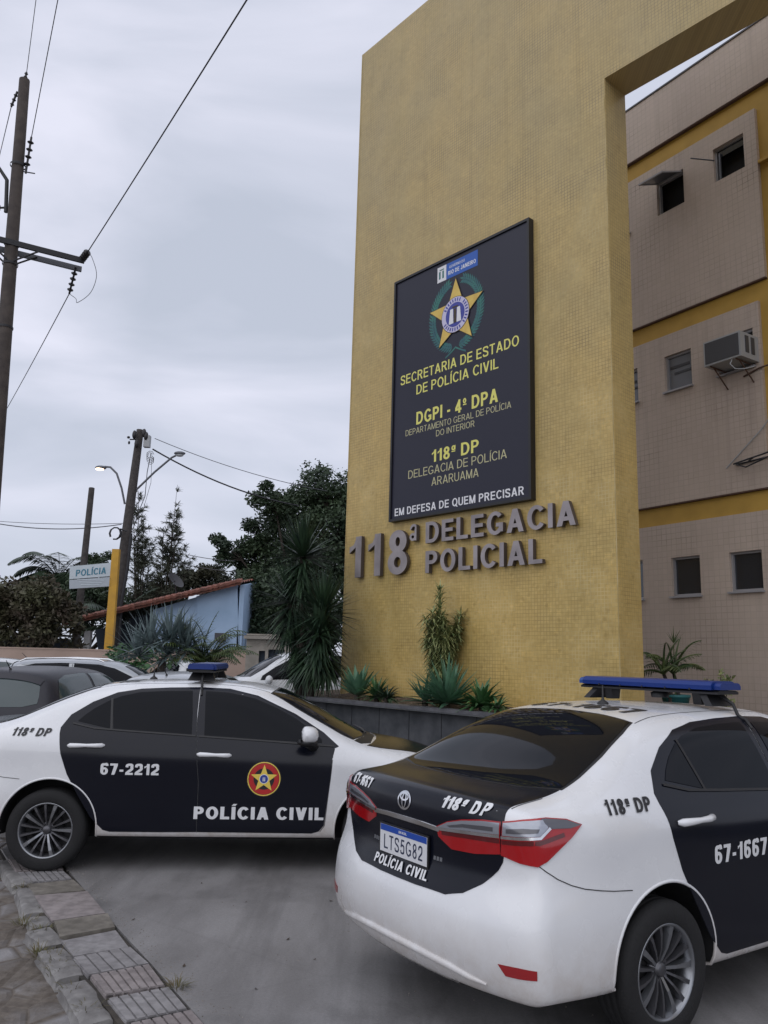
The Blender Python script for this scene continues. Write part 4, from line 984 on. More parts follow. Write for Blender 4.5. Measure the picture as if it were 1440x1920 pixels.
for k in range(900):
    t_ = rg.random(); x = rg.uniform(-2.6, 1.6); y = rg.uniform(3.6, 7.2)
    if k % 2: i_ = rg.randrange(len(JR)-1); e0 = Vector(JR[i_]).lerp(Vector(JR[i_+1]), rg.random()); x, y = e0.x+.02+abs(rg.gauss(0,.09)), e0.y+rg.gauss(0,.03)
    elif y < 6.9-(x+2.5)*1.6+.05: continue
    s_ = rg.uniform(.002,.006); a = rg.uniform(0, 6.28); gt.add([(x+math.cos(a+j*2.1)*s_, y+math.sin(a+j*2.1)*s_, .0) for j in range(3)]+[(x, y, s_*.9)], [(0,1,3),(1,2,3),(2,0,3)])
mat('grit_stone', (.12,.105,.09), .9, col2=(.26,.24,.22), vscale=30); tag(gt.build('grit', M['grit_stone']), 'loose grit scattered on the concrete beside the paving strip', 'grit', kind='stuff')
tag(lt.build('leaf_litter', M['dead_leaf']), 'scattered bits of leaf on the concrete', 'litter', kind='stuff')

# ---- walls with openings
def holed(mb, x0, x1, z0, z1, holes, y0, y1):
    """panel in the xz plane from y0 (front) to y1 with rectangular holes"""
    loops = [[(x0,z0),(x1,z0),(x1,z1),(x0,z1)]]+[[(a,c),(b,c),(b,d),(a,d)] for a, b, c, d in holes]
    xs = sorted({x0, x1}|{v for h_ in holes for v in h_[:2]}); zs = sorted({z0, z1}|{v for h_ in holes for v in h_[2:]})
    for i in range(len(xs)-1):
        for j in range(len(zs)-1):
            cx, cz = (xs[i]+xs[i+1])/2, (zs[j]+zs[j+1])/2
            if any(a < cx < b and c < cz < d for a, b, c, d in holes): continue
            mb.add([(xs[i],y0,zs[j]),(xs[i+1],y0,zs[j]),(xs[i+1],y0,zs[j+1]),(xs[i],y0,zs[j+1])], [(0,1,2,3)])
    for k, l in enumerate(loops):
        for i in range(4):
            a, b = l[i], l[(i+1)%4]; q = [(a[0],y0,a[1]),(a[0],y1,a[1]),(b[0],y1,b[1]),(b[0],y0,b[1])]
            mb.add(q if k == 0 else q[::-1], [(0,1,2,3)])

# ---- yellow portal
RZP = math.atan2(-.74894, .66263); P0 = Vector((2.91746, 10., 0))
portal = thing('portal_wall', 'tall yellow mosaic portal wall carrying the black board and raised letters', 'portal', P0, RZP)
XL, XO, ZT, ZO, TH = -5.42, .06, 13.6, 9.875, .52
pm = MB(); pts = [(XL,0.),(XO,0.),(XO,ZO),(9.6,ZO),(9.6,0.),(13.2,0.),(13.2,ZT),(XL,ZT)]
for y in (0., TH):
    q = [(XL,y,0),(XO,y,0),(XO,y,ZO),(XL,y,ZO)]; q2 = [(XL,y,ZO),(13.2,y,ZO),(13.2,y,ZT),(XL,y,ZT)]; q3 = [(9.6,y,0),(13.2,y,0),(13.2,y,ZO),(9.6,y,ZO)]
    for k in (q, q2, q3): pm.add(k if y == 0 else k[::-1], [(0,1,2,3)])
for i in range(len(pts)):
    a, b = pts[i], pts[(i+1)%len(pts)]; pm.add([(a[0],0,a[1]),(a[0],TH,a[1]),(b[0],TH,b[1]),(b[0],0,b[1])], [(0,1,2,3)])
pm.build('wall', M['yellow_mosaic'], portal)
ed = MB(); ed.box((XO-.012, -.003, (1.1+ZO)/2), (.012, .008, ZO-1.1)); ed.box((XL+.03, -.003, (1.1+ZT)/2), (.008, .006, ZT-1.1)); mat('pale_grout', (.52,.42,.22), .7, col2=(.36,.27,.10), vscale=3); ed.build('edge_grout', M['pale_grout'], portal)

# ---- board
board = thing('notice_board', 'large black framed board headed by a gold star, naming the civil police station', 'sign board', P0, RZP)
BX0, BX1, BZ0, BZ1 = -4.16, -1.21, 3.965, 8.23
bm_ = MB(); bm_.box(((BX0+BX1)/2, -.05, (BZ0+BZ1)/2), (BX1-BX0-.06, .07, BZ1-BZ0-.06)); bm_.build('panel', M['board_navy'], board)
fm = MB()
for x in (BX0+.02, BX1-.02): fm.box((x, -.055, (BZ0+BZ1)/2), (.04, .11, BZ1-BZ0))
for z in (BZ0+.02, BZ1-.02): fm.box(((BX0+BX1)/2, -.055, z), (BX1-BX0-.08, .11, .04))
fm.build('frame', M['board_frame'], board)
YB = -.0852
def flat(me, x, z, m_, parent, y=YB, name='lettering'):
    place(me, (x, y, z), (1,0,0), (0,0,1)); return link(name, me, m_, parent)
CX = -2.695
for t, w_, z, h_, b_, m_ in (('SECRETARIA DE ESTADO',2.54,6.375,.165,.15,'board_yellow'),('DE POLÍCIA CIVIL',1.76,6.125,.165,.15,'board_yellow'),('DGPI - 4º DPA',1.74,5.63,.215,.19,'board_yellow'),
    ('DEPARTAMENTO GERAL DE POLÍCIA',2.24,5.425,.10,.11,'board_pale'),('DO INTERIOR',.82,5.285,.10,.11,'board_pale'),('118ª DP',.99,4.925,.20,.18,'board_yellow'),
    ('DELEGACIA DE POLÍCIA',2.07,4.705,.135,.11,'board_pale'),('ARARUAMA',.99,4.51,.135,.11,'board_pale'),('EM DEFESA DE QUEM PRECISAR',2.69,4.115,.125,.17,'board_white')):
    flat(fit_text(t, w_, h_, b_), CX, z, M[m_], board)
hb = MB(); hb.box((-2.575, YB-.001, 7.985), (.68, .002, .27)); hb.build('header', M['header_blue'], board)
hb = MB(); hb.box((-3.02, YB-.001, 7.985), (.20, .002, .27)); ho = hb.build('header', M['board_white'], board)
ht = MB()
for dx in (-.045, .03): ht.box((-3.02+dx, YB-.003, 7.97), (.035, .002, .13))
ht.box((-3.02, YB-.003, 8.06), (.10, .002, .018)); ht.build('tower_mark', M['wreath_green'], ho)
flat(fit_text('GOVERNO DO', .34, .045, .14), -2.68, 8.045, M['board_white'], board, YB-.003); flat(fit_text('RIO DE JANEIRO', .60, .070, .19), -2.575, 7.945, M['board_white'], board, YB-.003)
# wreath of leaves, star, round badge
wl = MB(); rw_ = random.Random(5)
for s in C_:
    for k in range(30):
        a = R(-82+k*150/29)*1.0; cx, cz = s*math.cos(a)*.52, math.sin(a)*.57
        for j in range(3):
            tx = Vector((-math.sin(a)*s, 0, math.cos(a))); nx = Vector((math.cos(a)*s, 0, math.sin(a))); dd_ = (tx*.9+nx*(j-1)*.9).normalized(); L = .125; q = dd_.cross(Vector((0,1,0)))*.020
            c0 = Vector((CX+cx, YB-.0012-.0002*j-.00001*k, 7.20+cz)); wl.add([c0, c0+dd_*L*.5+q, c0+dd_*L, c0+dd_*L*.5-q], [(0,1,2,3)])
    st_ = [(CX+s*.0, 6.62), (CX+s*.10, 6.56), (CX+s*.22, 6.50)]
    for (x0, z0), (x1, z1) in zip(st_, st_[1:]): wl.add([(x0,YB-.002,z0-.015),(x1,YB-.002,z1-.015),(x1,YB-.002,z1+.015),(x0,YB-.002,z0+.015)], [(0,1,2,3)])
wl.build('wreath', M['wreath_green'], board)
flat(star_mb(.63, .42, 0).mesh('star'), CX, 7.19, M['emblem_dark'], board, YB-.012, 'star_outline')
flat(star_mb(.60, .42, 0).mesh('star'), CX, 7.19, M['star_gold'], board, YB-.014, 'star')
bdg = thing('badge', None, None); bdg.parent = board
for r_, y, m_ in ((.305,.016,'emblem_dark'),(.295,.018,'emblem_lilac'),(.205,.020,'emblem_blue')): flat(disc(r_).mesh('ring'), CX, 7.17, M[m_], bdg, YB-y, 'ring')
tw = MB()
for s in C_: tw.add([(CX+s*.085-.05,YB-.022,7.03),(CX+s*.085+.05,YB-.022,7.03),(CX+s*.075+.032,YB-.022,7.28),(CX+s*.075-.032,YB-.022,7.28)], [(0,1,2,3)])
tw.build('tower', M['board_white'], bdg)
tw = MB(); tw.box((CX, YB-.022, 7.15), (.06, .002, .24)); tw.box((CX, YB-.022, 7.30), (.12, .002, .03)); tw.build('scales', M['emblem_dark'], bdg)
# lettering round the badge ring as small strokes
ts = MB()
for k in range(26):
    a = R(-60+k*300/25); 
    if k % 9 == 8: continue
    c0 = Vector((CX+math.sin(a)*.25, YB-.0195, 7.17+math.cos(a)*.25)); n = Vector((math.sin(a), 0, math.cos(a))); t = Vector((math.cos(a), 0, -math.sin(a)))
    ts.add([c0-n*.028-t*.012, c0-n*.028+t*.012, c0+n*.028+t*.012, c0+n*.028-t*.012], [(0,1,2,3)])
ts.build('ring_marks', M['emblem_blue'], bdg)

# ---- raised letters
lets = thing('wall_lettering', 'grey raised metal letters reading 118ª DELEGACIA POLICIAL below the black board', 'sign', P0, RZP)
def raised(txt, x0, x1, z, hgt, bold, gap=.13):
    total = 0.; items = []
    for ch in txt: a = glyph(ch, bold)[0]; items.append((ch, total, a)); total += a+gap
    k = (x1-x0)/(total-gap)
    for ch, o_, a in items:
        adv, v2, T = glyph_tris(ch, bold); used = sorted({q for t in T for q in t}); mp_ = {q: i for i, q in enumerate(used)}; n = len(used)
        P = [(x0+(o_+v2[q][0])*k, z-hgt/2+v2[q][1]*hgt) for q in used]; T2 = [tuple(mp_[q] for q in t) for t in T]; he = {(t[i], t[(i+1)%3]) for t in T2 for i in range(3)}
        mb = MB(); D0 = -.10; D1 = -.03
        mb.add([(x, D0, y) for x, y in P]+[(x, D1, y) for x, y in P], T2+[tuple(q+n for q in reversed(t)) for t in T2]); mb.cur = 1
        mb.add([(x, D0, y) for x, y in P]+[(x, D1, y) for x, y in P], [(b, a_, a_+n, b+n) for a_, b in he if (b, a_) not in he])
        mb.build('letter', [M['letter_metal'], M['letter_edge']], lets, recalc=False)
raised('118', -5.17, -3.70, 3.445, .71, .185, .22); raised('DELEGACIA', -3.29, -.49, 3.70, .335, .19, .15); raised('POLICIAL', -3.285, -1.037, 3.235, .345, .19, .15)
raised('a', -3.665, -3.475, 3.60, .52, .12)

# ---- planter with bed
NP = Vector((.74894, .66263, 0)); DP = Vector((.66263, -.74894, 0))                    # DP runs to the right along the portal
pl = thing('planter', 'low dark stone planter wall with a raised soil bed in front of the yellow portal', 'planter', P0, RZP)
pw = MB(); xA, xB, zt = -6.1, 9., 1.06
curve = [(xB,-1.0),(2.,-1.0),(-4.6,-1.0),(-5.3,-.93),(-5.85,-.72),(-6.25,-.35),(-6.45,.2),(-6.5,1.2),(-6.5,3.)]
for (a, b), (c, d) in zip(curve, curve[1:]):
    t = Vector((c-a, d-b)).normalized(); n = Vector((-t.y, t.x))*-.09
    pw.add([(a,b,0),(c,d,0),(c,d,zt),(a,b,zt)], [(0,1,2,3)]); pw.add([(a-n.x*2,b-n.y*2,zt),(a,b,zt),(c,d,zt),(c-n.x*2,d-n.y*2,zt)], [(0,1,2,3)])
pw.build('wall', M['planter_stone'], pl, recalc=True)
seam = MB()
for k in range(20): x = xA+1.6+k*.62; seam.box((x, -1.001, zt/2), (.006, .006, zt))
seam.build('seams', M['board_frame'], pl)
cp = MB(); off = .0
outer = [Vector(p) for p in curve]
for i in range(len(outer)-1):
    a, b = outer[i], outer[i+1]; t = (b-a).normalized(); n = Vector((t.y, -t.x)); na = n
    def nrm(i_):
        k0 = max(0, i_-1); k1 = min(len(outer)-1, i_+1); t_ = (outer[k1]-outer[k0]).normalized(); return Vector((t_.y, -t_.x))
    A1, B1 = a-nrm(i)*.03, b-nrm(i+1)*.03; A2, B2 = a+nrm(i)*.20, b+nrm(i+1)*.20
    cp.prism([tuple(A1), tuple(B1), tuple(B2), tuple(A2)], zt+.002, zt+.045)
cp.build('coping', M['planter_cap'], pl, recalc=True)
sb = MB(); N_ = 60
vs = []; 
for i in range(N_+1):
    for j in range(16):
        x = -6.35+i*(xB+6.35)/N_; y = -.86+j*.2; 
        if x < -5.2: y = max(y, -.86+(-5.2-x)*.75)
        z = zt-.02+.05*noise.noise(Vector((x*1.7, y*1.7, 0)))+.10*max(0, min(1, (y+.6)/.6))+.02*noise.noise(Vector((x*9, y*9, 3)))
        vs.append((x, y, z))
sb.add(vs, [(i*16+j, (i+1)*16+j, (i+1)*16+j+1, i*16+j+1) for i in range(N_) for j in range(15)], True); sb.build('soil', M['soil'], pl, recalc=True)

# ---- beige building behind
RZB = math.atan2(-.83757, .54633); PB = Vector((4.47038+.0586, 14.5+.0382, 0))
bld = thing('police_building', 'beige tiled three storey building with yellow bands behind the portal', 'building', PB, RZB)
X0, X1 = -6., 9.; XP = 2.96
def holes_for(z0, z1, lst): return [(a, b, c, d) for a, b, c, d in lst if c > z0 and d < z1]
WN = [(.955,1.54,10.03,10.70,'open'),(2.155,2.735,10.09,10.73,'open2'),(-.28,.30,10.0,10.63,'shut'),
      (.975,1.528,6.56,7.235,'curtain'),(2.05,2.69,6.56,7.21,'ac'),(-.20,.375,6.56,7.21,'curtain'),
      (.945,1.515,2.91,3.575,'shut'),(2.055,2.615,2.93,3.562,'shut'),(-.20,.35,2.90,3.59,'shut'),
      (4.6,5.2,10.05,10.70,'shut'),(4.6,5.2,6.56,7.21,'shut'),(4.6,5.2,2.92,3.57,'shut'),(6.2,6.8,6.56,7.21,'shut'),(6.2,6.8,2.92,3.57,'shut'),(-2.,-1.4,2.92,3.57,'shut'),(-2.,-1.4,6.56,7.21,'shut'),(3.35,3.95,2.92,3.57,'shut')]
HL = [w_[:4] for w_ in WN]; PR = -.07                              # panels stand proud of the yellow bands
def inx(a, b, z0, z1): return [h_ for h_ in HL if h_[0] > a and h_[1] < b and h_[2] > z0 and h_[3] < z1]
for a, b, z0, z1 in ((X0,XP,8.0,11.06),(3.75,X1,8.0,11.06),(X0,2.81,4.53,7.635),(3.75,X1,4.53,7.635),(X0,X1,0.,4.17)):
    wp = MB(); holed(wp, a, b, z0, z1, inx(a, b, z0, z1), PR, -.002); wp.build('wall_panel', M['beige_tile'], bld)
wp = MB(); wp.box(((X0+X1)/2, .03, 12.03), (X1-X0, .22, 1.14)); wp.build('parapet', M['beige_tile'], bld)
wp = MB(); wp.box(((X0+X1)/2, .03, 12.615), (X1-X0+.04, .26, .03)); wp.build('coping', M['planter_cap'], bld)
bk = MB(); holed(bk, X0, X1, .0, 11.5, HL, .0, .06); bk.build('band_wall', M['band_yellow'], bld)
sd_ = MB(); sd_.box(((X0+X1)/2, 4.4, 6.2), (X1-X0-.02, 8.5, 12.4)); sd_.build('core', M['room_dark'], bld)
dk = MB()  # dark strips stand in for the shadow line under parapet and panels
for z, a, b in ((11.46,X0,X1),(8.0,X0,XP),(4.53,X0,2.81)): dk.box(((a+b)/2, -.036, z-.0135), (b-a, .066, .02))
dk.build('shadow_strip', M['rust_and_shade'], bld)
lg_ = MB(); lg_.box((3.36, -.04, 10.05), (.78, .075, .05)); lg_.build('ledge', M['band_yellow'], bld)
for a, b, c, d, kind in WN:
    y = .02; wo = thing('window', None, None); wo.parent = bld
    fr = MB(); t = .035
    fr.box(((a+b)/2, y, c+t/2), (b-a, .07, t)); fr.box(((a+b)/2, y, d-t/2), (b-a, .07, t)); fr.box((a+t/2, y, (c+d)/2), (t, .07, d-c-2*t)); fr.box((b-t/2, y, (c+d)/2), (t, .07, d-c-2*t))
    fr.build('frame', M['alu'], wo)
    if kind in ('shut', 'curtain', 'ac'):
        pn = MB(); pn.box(((a+b)/2, y+.01, (c+d)/2), (b-a-2*t, .012, d-c-2*t)); pn.build('pane', M['win_curtain' if kind == 'curtain' else 'win_dark'], wo)
        if kind == 'curtain':
            bl = MB(); bl.box(((a+b)/2-.02, y-.004, d-.22), (b-a-.16, .01, .05)); bl.box(((a+b)/2+.04, y-.004, d-.34), (b-a-.2, .01, .04)); bl.build('slat', M['ac_dark'], wo)
        sl_ = MB(); sl_.box(((a+b)/2, PR-.01, c-.018), (b-a+.05, .10, .03)); sl_.build('sill', M['alu'], wo)
    elif kind == 'open':                                           # top-hung sash pushed out
        sh_ = MB(); rotm = Matrix.Rotation(R(-68), 3, 'X'); hgt = d-c-.10
        for (cx, cz, w_, h2) in (((a+b)/2, 0, b-a-.06, .03), ((a+b)/2, -hgt, b-a-.06, .03)):
            p = rotm@Vector((0, 0, cz)); sh_.box((cx, PR-.02+p.y, d-.04+p.z), (w_, .03, .03))
        for cx in (a+.045, b-.045):
            p = rotm@Vector((0, 0, -hgt/2)); sh_.box((cx, PR-.02+p.y, d-.04+p.z), (.025, .025, hgt), M=rotm)
        so_ = sh_.build('sash', M['alu'], wo); pn = MB(); p = rotm@Vector((0, 0, -hgt/2)); pn.box(((a+b)/2, PR-.02+p.y, d-.04+p.z), (b-a-.10, .006, hgt), M=rotm); pn.build('pane', M['win_curtain'], wo)
    elif kind == 'open2':
        pn = MB(); pn.box(((a+b)/2, y+.0, d-.10), (b-a-2*t, .012, .13)); pn.build('pane', M['win_dark'], wo)
        st = MB(); st.tube([(a+.02, PR, c+.42), (a-.16, PR-.42, c+.40)], .012, 6); st.box((a+.09, y-.03, (c+d)/2-.05), (.03, .03, d-c-.1)); st.build('stay', M['steel_grey'], wo)
ac = thing('air_conditioner', 'grey window air conditioner sticking out of the beige wall on a bracket', 'air conditioner', PB, RZB)
ab = MB(); ab.box((2.44, PR-.24, 6.80), (.66, .50, .42)); ab.build('casing', M['ac_grey'], ac)
ab = MB(); ab.box((2.44, PR-.495, 6.80), (.60, .014, .36)); ab.build('rear_grille', M['ac_dark'], ac)
ab = MB()
for k in range(2): ab.box((2.774, PR-.16-k*.16, 6.82), (.012, .09, .28))
ab.build('side_grille', M['ac_dark'], ac)
ab = MB()
for x in (2.2, 2.66): ab.tube([(x, PR, 6.57), (x, PR-.46, 6.58)], .014, 5); ab.tube([(x, PR, 6.28), (x, PR-.36, 6.57)], .012, 5)
ab.build('bracket', M['rust_and_shade'], ac)
dr_ = MB(); dr_.tube([(2.60,PR-.46,6.60),(2.58,PR-.50,6.50),(2.64,PR-.47,6.41),(2.74,PR-.38,6.40),(2.80,PR-.2,6.46)], .010, 6); dr_.build('drain_hose', M['ac_grey'], ac)
pc = MB(); pc.tube([(2.5,PR-.02,6.42),(2.78,PR-.03,6.48),(3.4,PR-.03,6.50)], .014, 6); tag(pc.build('pipe', M['rust_and_shade']), 'rusty pipe on the beige wall below the air conditioner', 'pipe'); bpy.data.objects['pipe'].location = PB; bpy.data.objects['pipe'].rotation_euler[2] = RZB
br_ = MB()
for dy in (0, -.34): br_.tube([(2.28,PR-.02+dy*.2,4.98),(3.4,PR-.04+dy,5.02)], .014, 6)
br_.tube([(2.28,PR-.02,4.98),(2.56,PR-.2,4.86),(3.3,PR-.36,4.98)], .012, 6); br_.tube([(2.5,PR-.02,5.0),(2.75,PR-.26,4.98)], .012, 6)
bo = br_.build('wall_bracket', M['steel_dark']); tag(bo, 'dark iron bracket jutting from the beige wall at the right edge', 'bracket'); bo.location = PB; bo.rotation_euler[2] = RZB
cw_ = MB(); cw_.tube([(3.4,PR-.05,6.10),(2.75,PR-.04,5.45),(2.10,PR-.02,4.95)], .010, 5); co2 = cw_.build('cable', M['ac_grey']); tag(co2, 'pale cable slanting down the beige wall above the iron bracket', 'cable'); co2.location = PB; co2.rotation_euler[2] = RZB
# ------------------------------------------------------------------ plants
mat('leaf_dark', (.045,.075,.032), .6, col2=(.020,.038,.020), vscale=.6); mat('leaf_brown', (.055,.055,.028), .65, col2=(.022,.026,.014), vscale=.8)
mat('leaf_casuarina', (.070,.080,.050), .7, col2=(.040,.048,.034), vscale=1); mat('leaf_olive', (.075,.080,.036), .65, col2=(.055,.036,.026), vscale=.9)
mat('leaf_palm', (.038,.062,.032), .5, col2=(.02,.036,.022), vscale=1); mat('leaf_yucca', (.035,.070,.032), .5, col2=(.014,.032,.020), vscale=3)
mat('leaf_yucca_dry', (.085,.065,.040), .7, col2=(.035,.038,.022), vscale=5)
mat('leaf_agave', (.11,.24,.14), .5, col2=(.06,.14,.085), vscale=5); mat('leaf_blue', (.19,.245,.25), .5, col2=(.09,.13,.135), vscale=3)
mat('leaf_variegated', (.36,.37,.16), .5, col2=(.09,.14,.05), vscale=18); mat('leaf_green', (.06,.16,.05), .5, col2=(.03,.08,.03), vscale=8)
mat('leaf_areca', (.11,.14,.04), .5, col2=(.03,.07,.025), vscale=4); mat('bark', (.06,.048,.038), .9, col2=(.035,.028,.024), vscale=9, bump=.5, bscale=20)
def leaf_cloud(mb, c, r, n, size, rr, squash=.8):
    for _ in range(n):
        while True:
            d = Vector((rr.uniform(-1,1), rr.uniform(-1,1), rr.uniform(-1,1)))
            if d.length < 1: break
        d = d*(.35+.65*d.length); p = Vector(c)+Vector((d.x*r, d.y*r, d.z*r*squash))
        a = Vector((rr.gauss(0,1), rr.gauss(0,1), rr.gauss(0,.7))).normalized(); b = a.cross(Vector((rr.gauss(0,1), rr.gauss(0,1), rr.gauss(0,1)))).normalized(); s_ = size*rr.uniform(.6,1.3)
        mb.add([p-a*s_, p+b*s_*.42, p+a*s_, p-b*s_*.42], [(0,1,2,3)])
def tree(name, label, cat, base, height, crowns, leaf, n, size, trunk_r, seed, group=None, squash=.8, lean=(0,0)):
    """crowns: list of (dx, dy, z, r) leaf masses carried by limbs"""
    rr = random.Random(seed); t = thing(name, label, cat, base, 0, group)
    tr = MB(); fork = Vector((lean[0]*.4, lean[1]*.4, height*.32))
    tr.tube([(0,0,-.1),(lean[0]*.2,lean[1]*.2,height*.15),tuple(fork)], [trunk_r*1.25, trunk_r, trunk_r*.8], 8)
    cr_ = MB()
    for dx, dy, z, r in crowns:
        e_ = Vector((dx, dy, z)); m_ = fork.lerp(e_, .5)+Vector((rr.uniform(-.3,.3), rr.uniform(-.3,.3), -.2)); tr.tube([fork, m_, e_], [trunk_r*.5, trunk_r*.3, trunk_r*.12], 6)
        sub = max(4, int(9*r)); 
        for k in range(sub):
            a = rr.uniform(0, 6.28); q = r*rr.uniform(.2,.95); zz = rr.uniform(-.75,.85)*r*squash; s2 = r*rr.uniform(.34,.62)
            c = e_+Vector((q*math.cos(a), q*math.sin(a), zz)); tr.tube([e_.lerp(fork, .12), e_.lerp(c, .6)+Vector((0,0,-.05*r)), c], [trunk_r*.14, trunk_r*.08, .01], 4)
            leaf_cloud(cr_, c, s2, int(n*2.1*r/ sub), size*.78, rr, .8*(squash if squash > 1 else 1))
    tr.build('trunk', M['bark'], t); cr_.build('crown', M[leaf], t); return t
A_ = lambda u, v, Y: at(u, v, Y)
def gbase(u, Y): p = at(u, 1200, Y); return (p.x, Y, 0.)
def off(u, v, Y, b): p = at(u, v, Y); return (p.x-b[0], p.z)
# big airy tree beside the portal
b = gbase(570, 40); cr = []
for u, v, r in ((620,925,1.7),(645,965,1.9),(570,950,1.6),(530,985,1.5),(600,1010,2.0),(545,1040,1.7),(480,1010,1.2),(440,1035,1.0),(640,1060,2.0),(590,1090,1.9),(455,1065,.9),(520,945,1.1),(500,1075,1.4),(690,980,2.2),(690,1060,2.2)):
    dx, z = off(u, v, 40, b); cr.append((dx, rnd.uniform(-1.5,1.5), z, r))
tree('tree', 'large airy tree rising behind the spiky yucca beside the yellow portal', 'tree', b, 10, cr, 'leaf_dark', 950, .15, .28, 11)
b = gbase(465, 37); cr = []
for u, v, r in ((440,1110,1.1),(475,1120,1.3),(500,1105,1.3),(455,1160,1.4),(490,1165,1.5),(530,1140,1.6),(470,1195,1.3),(520,1190,1.5),(560,1170,1.6),(610,1170,1.6)):
    dx, z = off(u, v, 37, b); cr.append((dx, rnd.uniform(-.8,.8), z, r))
tree('tree', 'dense dark shrubby tree filling the gap right of the blue house', 'tree', b, 4.2, cr, 'leaf_dark', 1100, .15, .2, 12)
# thin casuarinas behind the utility pole
for lab, ub, pts, sd in (('slender feathery tree close behind the leaning utility pole', 258, ((262,935,.45),(250,960,.55),(270,985,.6),(255,1010,.7),(275,1035,.8),(250,1060,.8),(268,1090,.9),(285,1110,.8)), 13),
                         ('feathery leaning tree with its tip above the right end of the street lamp pole', 300, ((334,938,.35),(328,965,.5),(320,995,.6),(335,1010,.5),(308,1010,.6),(318,1040,.75),(345,1030,.4),(300,1060,.8),(330,1065,.6),(295,1095,.9),(355,1055,.35),(315,1100,.7)), 14)):
    b = gbase(ub, 39); rr = random.Random(sd); t = thing('casuarina_tree', lab, 'tree', b); tr, cr_ = MB(), MB(); tr.tube([(0,0,-.1),(.05,0,2.2),(.0,0,4.6)], [.16,.13,.07], 7)
    for u, v, r in pts:
        dx, z = off(u, v, 39, b); e_ = Vector((dx, rr.uniform(-.5,.5), z+.3)); s_ = Vector((dx*.15, 0, min(3.8, z*.45))); tr.tube([s_, s_.lerp(e_, .5)+Vector((dx*.08,0,-.15)), e_], [.05,.03,.008], 5)
        for k in range(int(15+r*16)):
            q = s_.lerp(e_, rr.uniform(.35, 1.)); d_ = Vector((rr.gauss(.25,.9), rr.gauss(0,.6), rr.uniform(-.1,1.3))).normalized(); ln = r*rr.uniform(.45,1.05); e2 = q+d_*ln; tr.tube([q, q.lerp(e2,.5)+Vector((0,0,.04)), e2], [.012,.008,.003], 3, False)
            for j in range(26):
                c = q.lerp(e2, rr.uniform(.25,1.05)); d3_ = (d_*.6+Vector((rr.gauss(0,.6), rr.gauss(0,.6), rr.uniform(-.7,.5)))).normalized(); sd_ = d3_.orthogonal().normalized()*.016; L_n = rr.uniform(.12,.28)
                cr_.add([c-sd_, c+sd_, c+d3_*L_n+sd_*.4, c+d3_*L_n-sd_*.4], [(0,1,2,3)])
    tr.build('trunk', M['bark'], t); cr_.build('crown', M['leaf_casuarina'], t)
# bushy trees on the left
for lab, ub, Yb, pts, lf, sd in (('low brownish tree at the left edge behind the parked cars', 60, 31, ((15,1150,1.0),(45,1130,1.2),(85,1135,1.2),(110,1160,1.0),(60,1165,1.4),(20,1185,1.0),(100,1185,.9),(-30,1150,1.3)), 'leaf_olive', 15),
                             ('dark green tree behind the police sign and the yellow totem', 160, 40, ((130,1110,1.1),(165,1125,1.3),(200,1100,1.0),(185,1060,.7),(140,1150,1.2),(215,1130,1.2),(240,1150,1.2),(280,1130,1.1)), 'leaf_dark', 16),
                             ('distant tree behind the roof ridge of the blue house', 380, 44, ((345,1095,.9),(375,1088,1.0),(410,1085,1.0),(330,1115,.9),(300,1120,1.),(395,1105,1.1)), 'leaf_brown', 17)):
    b = gbase(ub, Yb); cr = []
    for u, v, r in pts: dx, z = off(u, v, Yb, b); cr.append((dx, rnd.uniform(-.6,.6), z, r))
    tree('tree', lab, 'tree', b, 4.5, cr, lf, 900, .13, .16, sd)
def frond(mb, base, d, L, lw, droop, rr, nl=26, lean=.9):
    """feather leaf: rachis with leaflets"""
    p = Vector(base); d = Vector(d).normalized(); pts = [p.copy()]; dirs = [d.copy()]
    for i in range(nl):
        d = (d+Vector((0,0,-1))*droop/nl*(.5+1.3*i/nl)).normalized(); p = p+d*L/nl; pts.append(p.copy()); dirs.append(d.copy())
    mb.tube(pts, [.022*(1-i/(nl+2))+.004 for i in range(nl+1)], 4, False)
    for i in range(3, nl+1):
        t = i/nl; ll = lw*(math.sin(math.pi*min(1, t*.9+.12))**.6)*rr.uniform(.85,1.1)
        s0 = dirs[i].cross(Vector((0,0,1))).normalized()
        for s in C_:
            dr = (s0*s*lean+dirs[i]*.55+Vector((0,0,-.25+rr.uniform(-.12,.12)))).normalized(); mb.blade(pts[i], dr, ll, max(.03, lw*.15), .55, 2)
def palm(name, label, base, z, nfr, L, lw, seed, leaf, trunk_r=.16, cat='palm tree', up=(.15,1.1), droop=(1.0,1.9), parent_stems=1, group=None, spread=1., tilt=.0, nl=26):
    rr = random.Random(seed); t = thing(name, label, cat, base, 0, group); tr = MB(); cr_ = MB()
    for k in range(parent_stems):
        bx = Vector((rr.uniform(-.15,.15), rr.uniform(-.15,.15), 0))*(parent_stems > 1); top = Vector((bx.x*2+tilt, bx.y*2, z*(1 if k == 0 else rr.uniform(.7,1))))
        tr.tube([bx, bx.lerp(top, .5)+Vector((.05,0,0)), top], [trunk_r*1.2, trunk_r, trunk_r*.8], 8)
        for i in range(nfr):
            a = i*2.4+rr.uniform(-.3,.3); el = rr.uniform(*up); frond(cr_, top, (math.cos(a)*math.cos(el)*spread, math.sin(a)*math.cos(el)*spread, math.sin(el)), L*rr.uniform(.8,1.1), lw, rr.uniform(*droop), rr, nl)
    tr.build('trunk', M['bark'], t); cr_.build('fronds', M[leaf], t); return t
p = at(110, 1088, 42); palm('coconut_palm', 'tall feathery coconut palm left of the police sign', (p.x, 42, 0), p.z, 40, 2.95, .95, 21, 'leaf_palm', .2, up=(-.1,1.25), droop=(1.2,2.1), nl=44)
